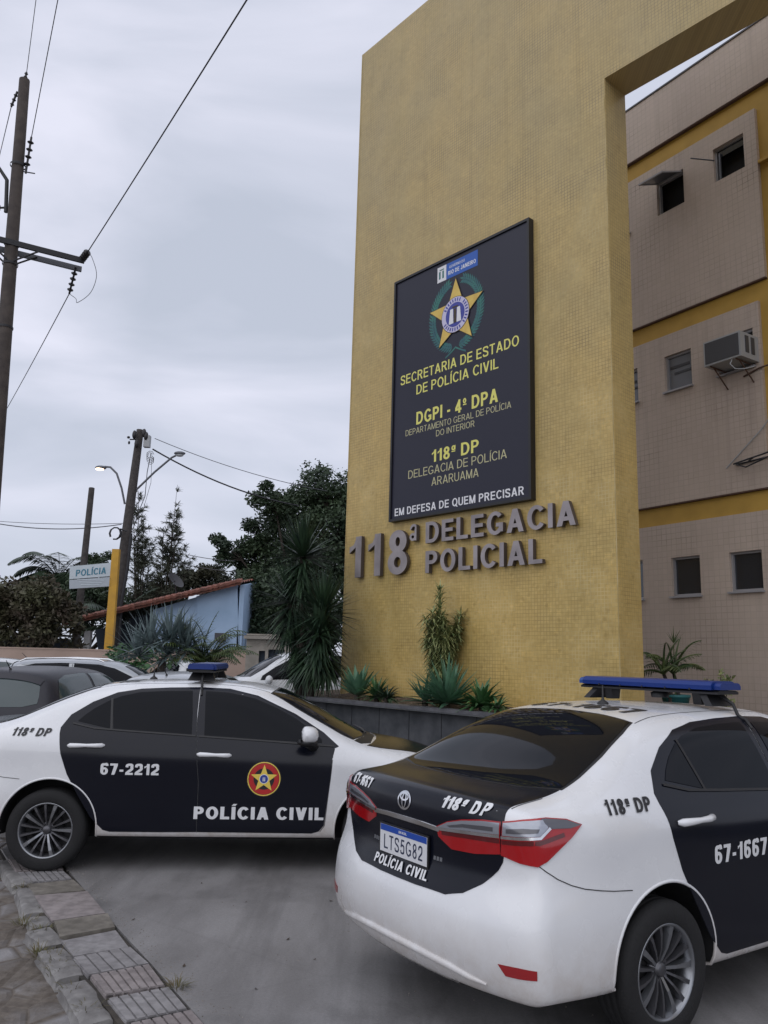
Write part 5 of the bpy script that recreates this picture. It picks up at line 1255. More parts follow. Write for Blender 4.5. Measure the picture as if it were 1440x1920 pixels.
p = at(228, 1150, 38); palm('coconut_palm', 'low coconut palm behind the yellow totem', (p.x, 38, 0), p.z-.6, 20, 3.2, .9, 22, 'leaf_palm', .18, nl=30)
p = at(372, 1200, 21); palm('areca_palm', 'yellow green areca palm right of the silvery fan leaved plant', (p.x, 21, 0), p.z-.55, 9, 1.45, .34, 23, 'leaf_areca', .035, 'palm', (.6,1.4), (.8,1.7), 5, nl=18)
def rosette(mb, c, n, L, W, rr, el=(-.6,1.4), droop=(.1,.6), segs=4, fold=.25):
    for i in range(n):
        a = i*2.39996+rr.uniform(-.2,.2); e_ = rr.uniform(*el); d = (math.cos(a)*math.cos(e_), math.sin(a)*math.cos(e_), math.sin(e_)); s_ = Vector(d).cross(Vector((0,0,1)))
        mb.blade(Vector(c)+Vector(d)*L*.04, d, L*rr.uniform(.75,1.1), W, rr.uniform(*droop), segs, fold=fold, side=s_ if s_.length > .01 else Vector((1,0,0)))
# spiky yuccas at the portal's left edge
rr = random.Random(31); yb = at(575, 1240, 13.4); yt = thing('giant_yucca', 'tall spiky yucca clump with drooping leaves at the left edge of the yellow portal', 'plant', (yb.x, 13.4, 1.0)); yl = MB(); yd = MB(); ys = MB()
for u, v, dy, L, n in ((568,1045,.2,.72,120),(545,1128,.4,.70,110),(605,1150,-.2,.66,130),(598,1190,-.3,.60,90),(560,1200,.2,.5,60)):
    q = at(u, v, 13.4+dy)-Vector((yb.x, 13.4, 1.0)); ys.tube([(q.x*.3, q.y*.5, -.05), (q.x*.7, q.y*.8, q.z*.5), tuple(q)], [.07,.055,.05], 7); rosette(yl, q, int(n*1.35), L*1.1, .060, rr, (-.35,1.5), (.05,.35), 4, .2)
    for k in range(3): rosette(yd, q-Vector((0,0,.08+.14*k)), 50, L*1.0, .055, rr, (-1.35,-.35), (.05,.5), 3, .2)
for k in range(4): q = at((590,612,575,600)[k], (1225,1235,1240,1205)[k], 13.3)-Vector((yb.x, 13.4, 1.0)); rosette(yd, q, 90, .66, .055, rr, (-1.4,-.2), (.1,.7), 3, .2)
ys.build('stem', M['bark'], yt); yl.build('leaves', M['leaf_yucca'], yt); yd.build('drooping_leaves', M['leaf_yucca'], yt, label='darker lower leaves hanging down')
# big silvery plant
b = at(305, 1225, 20.5); t = thing('silver_palm', 'large silvery blue fan of stiff leaves left of the areca palm', 'palm', (b.x, 20.5, 0)); mb = MB(); rr = random.Random(32)
for k, (u, v) in enumerate(((285,1208),(320,1198),(348,1222),(258,1228),(310,1230),(335,1212))):
    q = at(u, v, 20.5)-Vector((b.x, 20.5, 0)); rosette(mb, (q.x, rr.uniform(-.2,.3), q.z), 70, .95, .085, rr, (-.35,1.45), (.0,.35), 3, .3)
mb.build('leaves', M['leaf_blue'], t); mb = MB(); mb.tube([(0,0,0),(0,0,1.6)], [.14,.10], 8); mb.build('trunk', M['bark'], t)
b = at(240, 1225, 23); t = thing('shrub', 'dark green broad leaved shrub at the foot of the yellow totem', 'shrub', (b.x, 23, 0)); mb = MB(); rr = random.Random(33)
for k in range(14): leaf_cloud(mb, (rr.uniform(-.9,1.4), rr.uniform(-.4,.4), rr.uniform(.8,1.9)), .35, 90, .10, rr)
mb.build('foliage', M['leaf_green'], t); mb = MB(); mb.tube([(0,0,0),(.2,0,1.3)], .05, 6); mb.build('stem', M['bark'], t)
# bed in front of the portal: helper from portal coordinates
def PT(x, y, z): return P0+DP*x+NP*y+Vector((0,0,z))
ZB = 1.13
q = PT(-2.72, -.30, ZB); t = thing('variegated_shrub', 'tall variegated yellow green shrub growing against the yellow portal', 'shrub', q); sm_, lv = MB(), MB(); rr = random.Random(41)
for k in range(34):
    a = rr.uniform(0, 6.28); h_ = rr.uniform(.25, 1.36); h_ = h_ if rr.random() < .45 else rr.uniform(.85,1.3); rx = rr.uniform(.04,.30)*(1.1 if h_ > .8 else .62); e_ = Vector((math.cos(a)*rx, math.sin(a)*rx*.6, h_)); sm_.tube([(rr.uniform(-.06,.06),0,-.05),(e_.x*.4,e_.y*.4,h_*.5),tuple(e_)], [.014,.011,.007], 5)
    for j in range(7): rosette(lv, e_-Vector((e_.x*.1*j, 0, .065*j)), 15, .21, .030, rr, (-.6,1.2), (.5,1.6), 3, .2)
e_ = Vector((-.03,0,1.62)); sm_.tube([(0,0,0),(-.02,0,.9),tuple(e_)], [.015,.012,.007], 5)
for j in range(6): rosette(lv, e_-Vector((0,0,.07*j)), 16, .19, .028, rr, (-.2,1.4), (.4,1.3), 3, .2)
sm_.build('stem', M['bark'], t); lv.build('foliage', M['leaf_variegated'], t)
def low_plant(label, x, y, n, L, W, seed, leaf, el, dr, segs=4, fold=.45, cat='agave', name='agave', zo=0.):
    t = tag(thing(name, label, cat, PT(x, y, ZB+zo))); mb = MB(); rosette(mb, (0,0,.03), n, L, W, random.Random(seed), el, dr, segs, fold); mb.build('leaves', M[leaf], t)
    mb = MB(); mb.tube([(0,0,-.12),(0,0,.07)], [.05,.04], 7); mb.build('stem', M['bark'], t); return t
low_plant('broad leaved agave at the left of the bed, below the number 118', -4.25, -.60, 24, .50, .14, 51, 'leaf_agave', (.25,1.35), (.0,.45))
low_plant('dark spiky bromeliad right of the left agave', -3.72, -.66, 60, .36, .05, 52, 'leaf_green', (.0,1.3), (.3,1.0), cat='bromeliad', name='bromeliad')
low_plant('low fern like plant along the planter edge beside the bromeliad', -3.40, -.74, 60, .30, .045, 53, 'leaf_yucca', (-.1,1.1), (.4,1.2), cat='fern', name='fern')
low_plant('large bluish green agave at the foot of the variegated shrub', -2.28, -.62, 80, .62, .10, 54, 'leaf_agave', (-.05,1.45), (.0,.45))
low_plant('small agave just left of the large one', -2.62, -.72, 26, .42, .07, 55, 'leaf_agave', (.0,1.3), (.0,.4))
low_plant('bright green leafy plant at the right of the large agave', -1.62, -.66, 60, .40, .10, 56, 'leaf_green', (.0,1.3), (.5,1.2), cat='plant', name='leafy_plant')
low_plant('trailing green plant over the coping beside the bright leafy plant', -1.25, -.78, 30, .26, .05, 57, 'leaf_green', (-.1,1.1), (.6,1.4), cat='plant', name='leafy_plant')
mb = MB(); rr = random.Random(58)
for k in range(900): q = PT(rr.uniform(-6.2, .5), rr.uniform(-.8,-.05), 0); mb.blade(PT((q-P0).dot(DP), (q-P0).dot(NP), ZB-.03), (rr.uniform(-1,1), rr.uniform(-1,1), .9), rr.uniform(.03,.09), .007, 1., 2)
mat('dry_grass', (.17,.135,.085), .8, col2=(.10,.085,.045), vscale=20); tag(mb.build('dry_grass', M['dry_grass']), 'sparse dry grass and litter over the planter soil', 'grass', kind='stuff')
# potted palm and small plant seen through the portal
q = at(1265, 1262, 11.6); t = palm('potted_palm', 'small palm in a teal pot seen through the portal', (q.x, 11.6, 1.12), q.z-1.12, 9, .62, .20, 61, 'leaf_areca', .03, 'potted palm', (.45,1.35), (.8,1.8), 2, nl=15)
mat('pot_teal', (.03,.16,.17), .5); mb = MB(); mb.lathe([(0,0),(.15,0),(.19,.22),(.205,.225),(.205,.26),(.18,.26),(.17,.22),(0,.21)], 24, Matrix.Translation((0,0,-.04))); mb.build('pot', M['pot_teal'], t)
mb = MB(); mb.tube([(0,0,.2),(.0,0,q.z-1.0+.28)], [.012,.006], 5); rosette(mb, (0,0,q.z-1.12+.42), 12, .22, .02, random.Random(62), (.6,1.5), (.0,.3), 3); mb.build('spike', M['leaf_areca'], t)
q = at(1352, 1290, 11.2); t = thing('leafy_plant', 'thin reddish green plant right of the potted palm', 'plant', (q.x, 11.2, 1.1)); mb, st = MB(), MB(); rr = random.Random(63)
for k in range(9):
    e_ = Vector((rr.uniform(-.22,.24), rr.uniform(-.1,.1), rr.uniform(.2,.62))); st.tube([(0,0,0),tuple(e_*.5),tuple(e_)], .006, 4)
    for j in range(9): leaf_cloud(mb, e_-Vector((e_.x*.06*j, 0, .03*j)), .06, 4, .045, rr)
st.build('stem', M['bark'], t); mb.build('leaves', M['leaf_variegated'], t)

# ------------------------------------------------------------------ utility poles and wires
def insul(mb, a, b, n=4, r=.055):
    a, b = Vector(a), Vector(b); mb.tube([a, b], .02, 6); d = (b-a)
    for k in range(n): c = a+d*(.25+.6*k/(n-1)); u = d.normalized()*.022; mb.tube([c-u, c, c+u], [r*.5, r, r*.5], 10)
p1t, p1b = at(46, 150, 13.5), at(0, 740, 13.5); dlt = (p1t-p1b)/(p1t.z-p1b.z); g0 = p1b-dlt*p1b.z
t = thing('utility_pole', 'tall wooden utility pole with a double steel crossarm at the left edge', 'utility pole', g0)
L_ = lambda v: Vector(v)-g0
mb = MB(); mb.tube([(0,0,-.1)]+[tuple(dlt*z) for z in (2,4,6,8,10,p1t.z)], [.150,.145,.138,.130,.120,.108,.095], 14); mb.build('pole', M['concrete_pole'], t)
zc = 9.0; cdir = Vector((1.07,.62,0)).normalized(); cc = dlt*zc; ends = {}
for s, dz in ((-.13,.0),(.13,-.06)):
    mb = MB(); n = Vector((-cdir.y, cdir.x, 0)); mb.extr([cc+n*s-cdir*1.9+Vector((0,0,dz-.05)), cc+n*s+cdir*1.25+Vector((0,0,dz-.05)), cc+n*s+cdir*1.25+Vector((0,0,dz+.05)), cc+n*s-cdir*1.9+Vector((0,0,dz+.05))], n*.05); mb.build('crossarm', M['steel_dark'] if s < 0 else M['steel_grey'], t, recalc=True)
mb = MB(); n = Vector((-cdir.y, cdir.x, 0))
for s in (-1,1): mb.tube([cc-Vector((0,0,.38))+n*.1*s, cc+cdir*.45-Vector((0,0,.05))+n*.12*s], .018, 5); mb.tube([cc-Vector((0,0,.38))+n*.1*s, cc-cdir*.45-Vector((0,0,.05))+n*.12*s], .018, 5)
for z in (9.02, 8.62, 10.6, 7.4): mb.lathe([(.135,-.02),(.135,.02)], 14, Matrix.Translation(dlt*z))
mb.build('brace', M['steel_dark'], t)
E1 = g0+cc+cdir*1.2; wu = at(455, 0, 8.0); wdn = at(0, 785, 27)
i1a, i1b = E1+Vector((0,0,.03)), E1+(wu-E1).normalized()*.42+Vector((.03,0,.04)); mb = MB(); insul(mb, L_(i1a), L_(i1b), 4, .07); mb.build('insulator', M['insulator'], t)
i2a = E1+Vector((-.10,.05,-.06)); i2b = i2a+(wdn-i2a).normalized()*.55+Vector((0,0,-.36)); mb = MB(); insul(mb, L_(i2a), L_(i2b), 4, .06); mb.build('insulator', M['insulator'], t)
mb = MB(); insul(mb, dlt*10.55+Vector((.16,0,-.1)), dlt*10.85+Vector((.20,0,.35)), 4, .06); mb.build('insulator', M['insulator'], t)
mb = MB(); insul(mb, dlt*12.15+Vector((-.12,0,.0)), dlt*12.15+Vector((-.20,0,-.32)), 3, .04); mb.build('insulator', M['insulator'], t)
mb = MB(); insul(mb, dlt*12.35, dlt*12.35+Vector((.02,0,.22)), 3, .035); mb.build('insulator', M['insulator'], t)
mb = MB(); mb.tube([dlt*10.0+Vector((-.14,0,-.35)), dlt*10.3+Vector((-.18,0,0)), dlt*10.55+Vector((-.35,0,0)), dlt*10.65+Vector((-1.1,-.3,.1))], .035, 7); mb.tube([dlt*9.75+Vector((-.12,0,0)), dlt*9.75+Vector((-.5,0,-.03))], .02, 5); mb.box(tuple(dlt*9.75+Vector((-.35,0,.0))), (.14,.08,.1)); mb.tube([dlt*10.5, dlt*10.5+Vector((.33,0,-.05))], .012, 5); mb.build('lamp_arm', M['steel_dark'], t)
def _cr3(P, k=6):
    P = [2*P[0]-P[1]]+P+[2*P[-1]-P[-2]]; out = []
    for i in range(1, len(P)-2):
        a, b, c, d = P[i-1:i+3]
        for j in range(k): t_ = j/k; out.append(.5*((2*b)+(c-a)*t_+(2*a-5*b+4*c-d)*t_*t_+(3*b-a-3*c+d)*t_**3))
    return out+[P[-2]]
def sag(a, b, s, n=14): a, b = Vector(a), Vector(b); return [a.lerp(b, k/n)-Vector((0,0,s*4*(k/n)*(1-k/n))) for k in range(n+1)]
def wire(label, pts, r=.011, m_='wire'):
    mb = MB(); mb.tube(pts, r, 5); o = mb.build('power_line', M[m_]); tag(o, label, 'power line', 'overhead wires'); return o
wire('thick overhead wire running from the crossarm insulator up to the top of the photo', sag(i1b, wu+(wu-i1b)*1.3, .10), .010)
wire('wire running down from the crossarm to the left edge of the photo', sag(i2b, wdn+(wdn-i2b)*.4, .1), .010, 'wire_pale')
wire('loose loop of wire hanging from the crossarm end', _cr3([i1b, i1b+Vector((.10,0,-.16)), i1b+Vector((.20,0,-.48)), i1b+Vector((.12,0,-.82)), i1b+Vector((-.10,0,-1.02)), i2b+Vector((.14,0,-.10)), i2b]), .006, 'wire_pale')
wire('wire rising from the very top of the near utility pole', sag(g0+dlt*12.35+Vector((.02,0,.22)), at(92,0,12.5)+Vector((.3,-1,1)), .0), .007, 'wire_pale')
wire('wire rising from the dark insulator on the right side of the near utility pole', sag(g0+dlt*10.85+Vector((.20,0,.35)), at(134,0,11.0)+Vector((.1,-.5,.6)), .0), .008)
wire('thin wire dropping left from the top of the near utility pole', sag(g0+dlt*12.15+Vector((-.20,0,-.32)), at(-10,330,22), .0), .009, 'wire_pale')
wire('thin wire leaving the left side of the near utility pole downwards', sag(g0+dlt*9.75+Vector((-.5,0,-.03)), at(-10,420,22), .0), .009, 'wire_pale')
# leaning pole with street lamps
p2t, p2b = at(263, 806, 34), at(207, 1225, 34); d2 = (p2t-p2b)/(p2t.z-p2b.z); g2 = p2b-d2*p2b.z
t = thing('utility_pole', 'leaning wooden utility pole carrying a metal box and two street lamp arms', 'utility pole', g2)
mb = MB(); mb.tube([(0,0,-.1),tuple(d2*3),tuple(d2*6),tuple(d2*9),tuple(d2*p2t.z)], [.27,.24,.21,.185,.155], 12); mb.build('pole', M['wood_pole'], t)
q2 = lambda u, v, Y=34: at(u, v, Y)-g2
mb = MB(); mb.box(tuple(q2(276,828,33.8)), (.26,.25,.52)); mb.build('metal_box', M['ac_grey'], t)
mb = MB()
for u, v in ((252,815),(256,832),(270,812),(274,818)): c = q2(u, v, 33.7); mb.blob(c, (.10,.09,.20), 8, 6)
mb.tube([q2(243,824,33.7), q2(258,824,33.8)], .03, 5); mb.blob(q2(241,820,33.7), (.07,.06,.06), 8, 5); mb.blob(q2(242,830,33.7), (.05,.06,.08), 8, 5); mb.build('insulator', M['insulator'], t)
mb = MB(); mb.tube([q2(234,945), q2(228,915), q2(219,888), q2(207,876), q2(196,875)], .045, 7); mb.tube([q2(256,918), q2(290,885), q2(322,858), q2(330,854)], .045, 7); mb.build('lamp_arm', M['steel_grey'], t)
mat('lamp_glow', (1.,.8,.6), .5, emit=(1.,.72,.48), estr=3.2)
lh = MB(); c = q2(189,877); lh.blob(c, (.26,.13,.10), 12, 6); lo_ = lh.build('lamp_head', M['steel_grey'], t); gl = MB(); gl.blob(c+Vector((-.03,-.02,-.06)), (.20,.11,.07), 12, 6); gl.build('bulb', M['lamp_glow'], lo_)
lh = MB(); lh.blob(q2(337,850), (.26,.13,.09), 12, 6); lo_ = lh.build('lamp_head', M['steel_grey'], t, label='unlit street lamp head'); gl = MB(); gl.blob(q2(337,852)+Vector((.0,-.02,-.05)), (.18,.10,.06), 12, 6); gl.build('lens', M['ac_grey'], lo_)
mb = MB(); c = q2(216,1000,33.6)
for k in range(3): mb.tube([c+Vector((.22*math.cos(a/10*6.28)*(1+k*.1), .02*k, .26*math.sin(a/10*6.28))) for a in range(-3, 7)], .03, 5)
mb.tube([c+Vector((.2,0,.2)), c+Vector((.5,0,.1))], .03, 5); mb.build('cable_coil', M['wire'], t)
mb = MB(); rr = random.Random(71)
for k in range(5): c0 = q2(282,848+k*3,33.9); mb.tube([c0+Vector((.16*math.cos(a*.9+k), 0, .16*math.sin(a*.9+k)-.1)) for a in range(6)], .012, 4)
mb.tube([q2(283,850), q2(276,885), q2(272,930), q2(262,955), q2(250,990)], .018, 4); mb.tube([q2(285,850), q2(283,905), q2(270,950)], .010, 4); mb.build('loose_cable', M['wire'], t)
mb = MB(); mb.tube([q2(246,1000,33.7), q2(240,1060,33.7), q2(228,1130,33.7), q2(222,1220,33.7)], .07, 6); mb.build('cable_duct', M['steel_dark'], t)
wire('thick black cable from the leaning pole down into the big tree', sag(at(286,842,34), at(560,948,38), .35), .035)
wire('thin cable above the thick one, running right into the big tree', sag(at(290,822,34), at(640,925,39), .3), .016, 'wire_pale')
wire('horizontal cable meeting the leaning pole from the left', sag(at(-20,979,34), at(228,983,34), .25), .022, 'wire_pale')
wire('lower faint horizontal cable from the left to the leaning pole', sag(at(-20,976,40), at(236,981,36), .1), .014, 'wire_pale')
wire('short cable slanting down right over the blue house roof', sag(at(352,1040,36), at(440,1052,38), .05), .016, 'wire_pale')
wire('second short cable slanting over the blue house roof', sag(at(335,1056,36), at(440,1072,38), .05), .016, 'wire_pale')
p3t, p3b = at(172, 915, 32), at(138, 1240, 32); d3 = (p3t-p3b)/(p3t.z-p3b.z); g3 = p3b-d3*p3b.z
t = thing('wooden_post', 'bare leaning wooden post behind the police sign', 'post', g3); mb = MB(); mb.tube([(0,0,-.1)]+[tuple(d3*z) for z in (2.,5.,p3t.z)], [.165,.15,.135,.115], 12); mb.build('pole', M['wood_pole'], t); mb = MB(); mb.tube([tuple(d3*p3t.z), tuple(d3*(p3t.z+.015))], [.112,.09], 12); mb.build('cut_end', M['bark'], t)
# yellow totem with the police panel
a_, b_ = at(219, 1030, 29.8), at(203, 1240, 29.8); t = thing('police_totem', 'yellow post holding a white POLÍCIA sign panel', 'sign', (b_.x, 29.8, 0)); T0 = Vector((b_.x, 29.8, 0))
mat('totem_yellow', (.55,.30,.02), .5, col2=(.45,.24,.02), vscale=3); mat('sign_white', (.50,.56,.60), .45, col2=(.44,.50,.54), vscale=3); mat('sign_teal', (.02,.16,.24), .5); mat('sign_grey', (.36,.40,.44), .5)
mb = MB(); d_ = (a_-b_)/(a_.z-b_.z); mb.extr([d_*a_.z+Vector((-.13,-.1,0)), d_*a_.z+Vector((.13,-.1,0)), Vector((.16,-.1,0))-d_*0, Vector((-.16,-.1,0))], (0,.2,0)); mb.build('post', M['totem_yellow'], t, recalc=True)
c1, c2, c3, c4 = at(131,1062,29.7), at(208,1055,29.7), at(209,1080,29.7), at(130,1086,29.7)
mb = MB(); mb.extr([c-T0 for c in (c1,c2,c3,c4)], (0,.12,0)); so1 = mb.build('panel', M['sign_white'], t, recalc=True)
c5, c6 = at(209,1099,29.7), at(130,1104,29.7); mb = MB(); mb.extr([c-T0+Vector((0,0,-.03 if i < 2 else 0)) for i, c in enumerate((c4,c3,c5,c6))], (0,.12,0)); mb.build('lower_panel', M['sign_grey'], t, recalc=True)
U = (c2-c1).normalized(); me = fit_text('POLÍCIA', 1.12, .24, .17); place(me, (c1+c3)/2-T0+Vector((.02,-.012,-.02)), U, (0,0,1)); link('lettering', me, M['sign_teal'], so1)
mb = MB()
for k in range(3): mb.box(tuple((c4+c5)/2-T0+Vector((0,-.008,.10-.09*k-.0))), (1.0-.15*k,.006,.03))
mb.build('small_print', M['sign_white'], t)

# ------------------------------------------------------------------ walls, blue house, kiosk
def _w(n, a, b_, s=.8, bump=.1): return mat(n, a, .8, col2=b_, vscale=s, bump=bump, bscale=15)
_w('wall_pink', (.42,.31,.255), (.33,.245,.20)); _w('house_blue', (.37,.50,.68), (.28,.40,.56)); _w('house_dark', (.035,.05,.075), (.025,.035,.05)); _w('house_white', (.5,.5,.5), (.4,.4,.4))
_w('roof_tile', (.27,.105,.075), (.14,.065,.05), 3.); mat('kiosk_cream', (.36,.33,.29), .7, col2=(.25,.23,.20), vscale=3)
p, q = at(-60, 1216, 28.5), at(250, 1216, 28.5); w1 = thing('boundary_wall', 'low pinkish boundary wall behind the parked cars on the left', 'wall', (p.x, 28.5, 0)); mb = MB(); mb.box(((q.x-p.x)/2+1, 0, .87), (q.x-p.x+2, .16, 1.74)); mb.build('wall', M['wall_pink'], w1)
mb = MB(); mb.box(((q.x-p.x)/2+1, 0, 1.765), (q.x-p.x+2.05, .20, .05)); mb.build('coping', M['wall_pink'], w1)
p, q = at(395, 1222, 29.5), at(640, 1222, 29.5); w1 = thing('boundary_wall', 'low pinkish wall right of the blue house behind the white vehicle', 'wall', (p.x, 29.5, 0)); mb = MB(); mb.box(((q.x-p.x)/2, 0, .92), (q.x-p.x, .16, 1.84)); mb.build('wall', M['wall_pink'], w1)
mb = MB(); mb.box(((q.x-p.x)/2, 0, 1.865), (q.x-p.x+.05, .20, .05)); mb.build('coping', M['wall_pink'], w1)
mb = MB()
for k in range(26): mb.box((.9+k*.11, .05, 2.15), (.012,.012,.55))
mb.box((2.3,.05,2.42), (2.9,.02,.02)); mb.build('railing', M['steel_dark'], w1)
hs = thing('blue_house', 'low light blue house with a sloping red tiled roof', 'house', (at(445,1200,34).x, 34, 0)); HX = at(445,1200,34).x
def hp(u, v, Y=34.): q = at(u, v, Y); return Vector((q.x-HX, Y-34, q.z))
TR, TM, TL = hp(445,1097), hp(285,1142), hp(125,1176)
def wall_poly(uv, m_, name, y=0., th=.2):
    mb = MB(); P = [hp(u, v) for u, v in uv]; P = [Vector((p.x, y, max(p.z, 0))) for p in P]; mb.extr(P, (0,th,0)); return mb.build(name, M[m_], hs, recalc=True)
wall_poly([(368,1118),(445,1097),(438,1500),(368,1500)], 'house_blue', 'wall', 0., .22)
wall_poly([(286,1143),(368,1119),(368,1500),(286,1500)], 'house_blue', 'wall', .10, .22)
wall_poly([(225,1158),(287,1142),(287,1500),(225,1500)], 'house_dark', 'recess_wall', 1.2, .2)  # near-black colour stands in for the shade inside the recess
wall_poly([(128,1176),(225,1158),(225,1500),(128,1500)], 'house_dark', 'porch_wall', 3.2, .2)  # porch shade put into the wall colour too
mb = MB(); mb.box((hp(163,1200).x, .1, 1.25), (.26,.26,2.6)); mb.build('column', M['house_white'], hs)
for u in (98, 112): mb = MB(); mb.box((hp(u,1200).x, .3, 1.1), (.16,.16,2.2)); mb.build('column', M['house_blue'], hs)
mb = MB(); mb.extr([Vector((0-.02,0,0)), Vector((-.02,6,0)), Vector((-.02,6,TR.z+.8)), Vector((-.02,0,TR.z))], (.2,0,0)); mb.build('side_wall', M['house_blue'], hs, recalc=True)
# tiled roof falling to the left and towards the viewer: barrel rows
NR, NC = 16, 90; vs = []
RA, RB = hp(452,1092,33.6), hp(118,1170,33.6)
for j in range(NR+1):
    for i in range(NC+1):
        s_ = i/NC; p = RA.lerp(RB, s_); yy = -.5+j*5.0/NR; z = p.z+(j*5.0/NR)*.13+.035*abs(math.sin(j*math.pi*.5))*0+.045*math.cos(j*math.pi)+.03*((i % 3)/3); vs.append((p.x, yy, z))
mb = MB(); mb.add(vs, [(j*(NC+1)+i, j*(NC+1)+i+1, (j+1)*(NC+1)+i+1, (j+1)*(NC+1)+i) for j in range(NR) for i in range(NC)]); n0 = NC+1
mb.add([vs[i] for i in range(n0)]+[(vs[i][0], vs[i][1], vs[i][2]-.16) for i in range(n0)], [(i, i+1, n0+i+1, n0+i) for i in range(NC)]); mb.build('roof', M['roof_tile'], hs)
mb = MB()
for i in range(0, NC, 1): p = vs[i]; mb.tube([(p[0], -.62, p[2]-.02+rnd.uniform(-.02,.03)), (p[0]-.02, -.2, p[2]+.10)], [.065,.06], 6)
mb.build('eave_tiles', M['roof_tile'], hs)
mb = MB(); mb.box(tuple(hp(415,1195)+Vector((0,-.2,0))), (.42,.35,.34)); mb.build('air_conditioner', M['ac_dark'], hs)
c = hp(318,1092); mb = MB(); mb.lathe([(0,.0),(.25,.03),(.48,.14)], 20, Matrix.Translation(c+Vector((0,.8,.10)))@Matrix.Rotation(R(48), 4, 'Y')@Matrix.Rotation(R(20), 4, 'X')@Matrix.Scale(.85, 4)); mb.tube([c+Vector((0,.8,.15)), c+Vector((.1,.9,-.5))], .03, 5); o = mb.build('satellite_dish', M['ac_dark']); o.location = hs.location; tag(o, 'grey satellite dish on the roof ridge of the blue house', 'satellite dish')
for u0, u1, h0, lab in ((-40,118,1190,'dark low shed at the far left under the brownish tree'),):
    p, q = at(u0, h0, 33), at(u1, h0, 33); t = thing('shed', lab, 'shed', (p.x, 33, 0)); mb = MB(); mb.box(((q.x-p.x)/2, .6, 1.1), (q.x-p.x, .2, 2.2)); mb.build('wall', M['house_dark'], t); mb = MB(); mb.box(((q.x-p.x)/2, .2, p.z+.05), (q.x-p.x+.2, 1.4, .08)); mb.build('roof', M['ac_dark'], t)
p, q = at(462, 1187, 26), at(548, 1187, 26); kw = q.x-p.x; t = thing('kiosk', 'small cream kiosk with a flat roof behind the white pickup', 'kiosk', (p.x, 26, 0)); kz = p.z
mb = MB(); mb.box((kw/2, .8, kz-.13), (kw+.12, 1.8, .10)); mb.box((kw/2, .85, kz-.04), (kw, 1.6, .05)); mb.build('roof', M['kiosk_cream'], t)
mb = MB(); holed(mb, 0, kw, 0, kz-.19, [(.42,.62,1.4,kz-.55),(.72,1.25,1.4,kz-.5)], .1, .2); mb.build('wall', M['kiosk_cream'], t); mb = MB(); mb.box((kw/2, .4, kz/2), (kw-.05, .3, kz-.4)); mb.build('interior', M['house_dark'], t)

# ------------------------------------------------------------------ other parked cars: hatchback body
def lev(base, **kw): return base
HAT = {
 't0': [(-.74,0,.99),(-.70,0,1.06),(-.60,0,1.26),(-.50,0,1.43),(-.36,0,1.485),(0,0,1.515),(.6,0,1.53),(1.1,0,1.505),(1.4,0,1.44),(1.8,0,1.25),(2.15,0,1.06),(2.4,0,.985),(2.8,0,.92),(3.15,0,.80)],
 't1': [(-.74,.33,.985),(-.68,.34,1.06),(-.58,.34,1.26),(-.48,.34,1.42),(-.34,.34,1.475),(0,.34,1.507),(.6,.34,1.522),(1.1,.34,1.497),(1.4,.35,1.43),(1.8,.40,1.23),(2.12,.42,1.05),(2.4,.40,.975),(2.8,.37,.91),(3.15,.35,.79)],
 's7': [(-.72,.56,.975),(-.64,.58,1.06),(-.53,.575,1.25),(-.43,.565,1.39),(-.30,.57,1.438),(0,.585,1.468),(.6,.60,1.48),(1.05,.59,1.458),(1.35,.59,1.395),(1.75,.67,1.19),(2.05,.72,1.035),(2.3,.70,.965),(2.8,.61,.895),(3.15,.55,.775)],
 's6': [(-.70,.68,.965),(-.60,.70,1.03),(-.45,.70,1.15),(-.30,.69,1.24),(0,.69,1.285),(.6,.70,1.30),(1.1,.71,1.275),(1.5,.75,1.15),(1.95,.80,1.01),(2.3,.78,.935),(2.8,.70,.87),(3.15,.62,.755)],
 's5': [(-.66,.755,.945),(-.3,.80,1.05),(0,.815,1.045),(.6,.825,1.02),(1.2,.83,.985),(1.8,.835,.95),(2.3,.825,.89),(2.8,.76,.82),(3.15,.69,.73)],
 's4': [(-.64,.78,.90),(-.3,.835,.945),(0,.85,.94),(.6,.855,.92),(1.2,.857,.90),(1.8,.857,.87),(2.3,.855,.81),(2.8,.80,.75),(3.15,.73,.68)],
 's3': [(-.64,.79,.80),(-.3,.835,.83),(0,.85,.82),(.6,.852,.81),(1.2,.854,.80),(1.8,.855,.78),(2.3,.857,.74),(2.8,.81,.68),(3.15,.75,.63)],
 's2': [(-.64,.80,.70),(-.3,.837,.71),(0,.85,.70),(.6,.85,.69),(1.2,.85,.68),(1.8,.85,.67),(2.3,.857,.65),(2.8,.82,.61),(3.15,.76,.58)],
 's1': [(-.65,.82,.60),(-.3,.842,.60),(0,.85,.59),(.6,.845,.57),(1.2,.845,.56),(1.8,.847,.56),(2.3,.857,.55),(2.8,.82,.53),(3.15,.76,.51)],
 's0': [(-.64,.82,.45),(-.3,.84,.44),(0,.848,.43),(.6,.843,.42),(1.2,.842,.42),(1.8,.845,.42),(2.3,.853,.42),(2.8,.81,.42),(3.15,.75,.41)],
 'r1': [(-.62,.80,.32),(-.3,.83,.30),(0,.838,.28),(.6,.834,.275),(1.2,.833,.275),(1.8,.835,.275),(2.3,.843,.275),(2.8,.79,.275),(3.15,.73,.28)],
 'rb': [(-.62,.76,.27),(-.3,.77,.25),(0,.775,.235),(.6,.775,.215),(1.2,.775,.212),(1.8,.775,.212),(2.3,.775,.22),(2.8,.73,.23),(3.15,.68,.24)],
}
_hx = prof([(.27,-.72),(.33,-.77),(.45,-.80),(.58,-.80),(.70,-.76),(.80,-.74),(.90,-.745),(.985,-.74)])
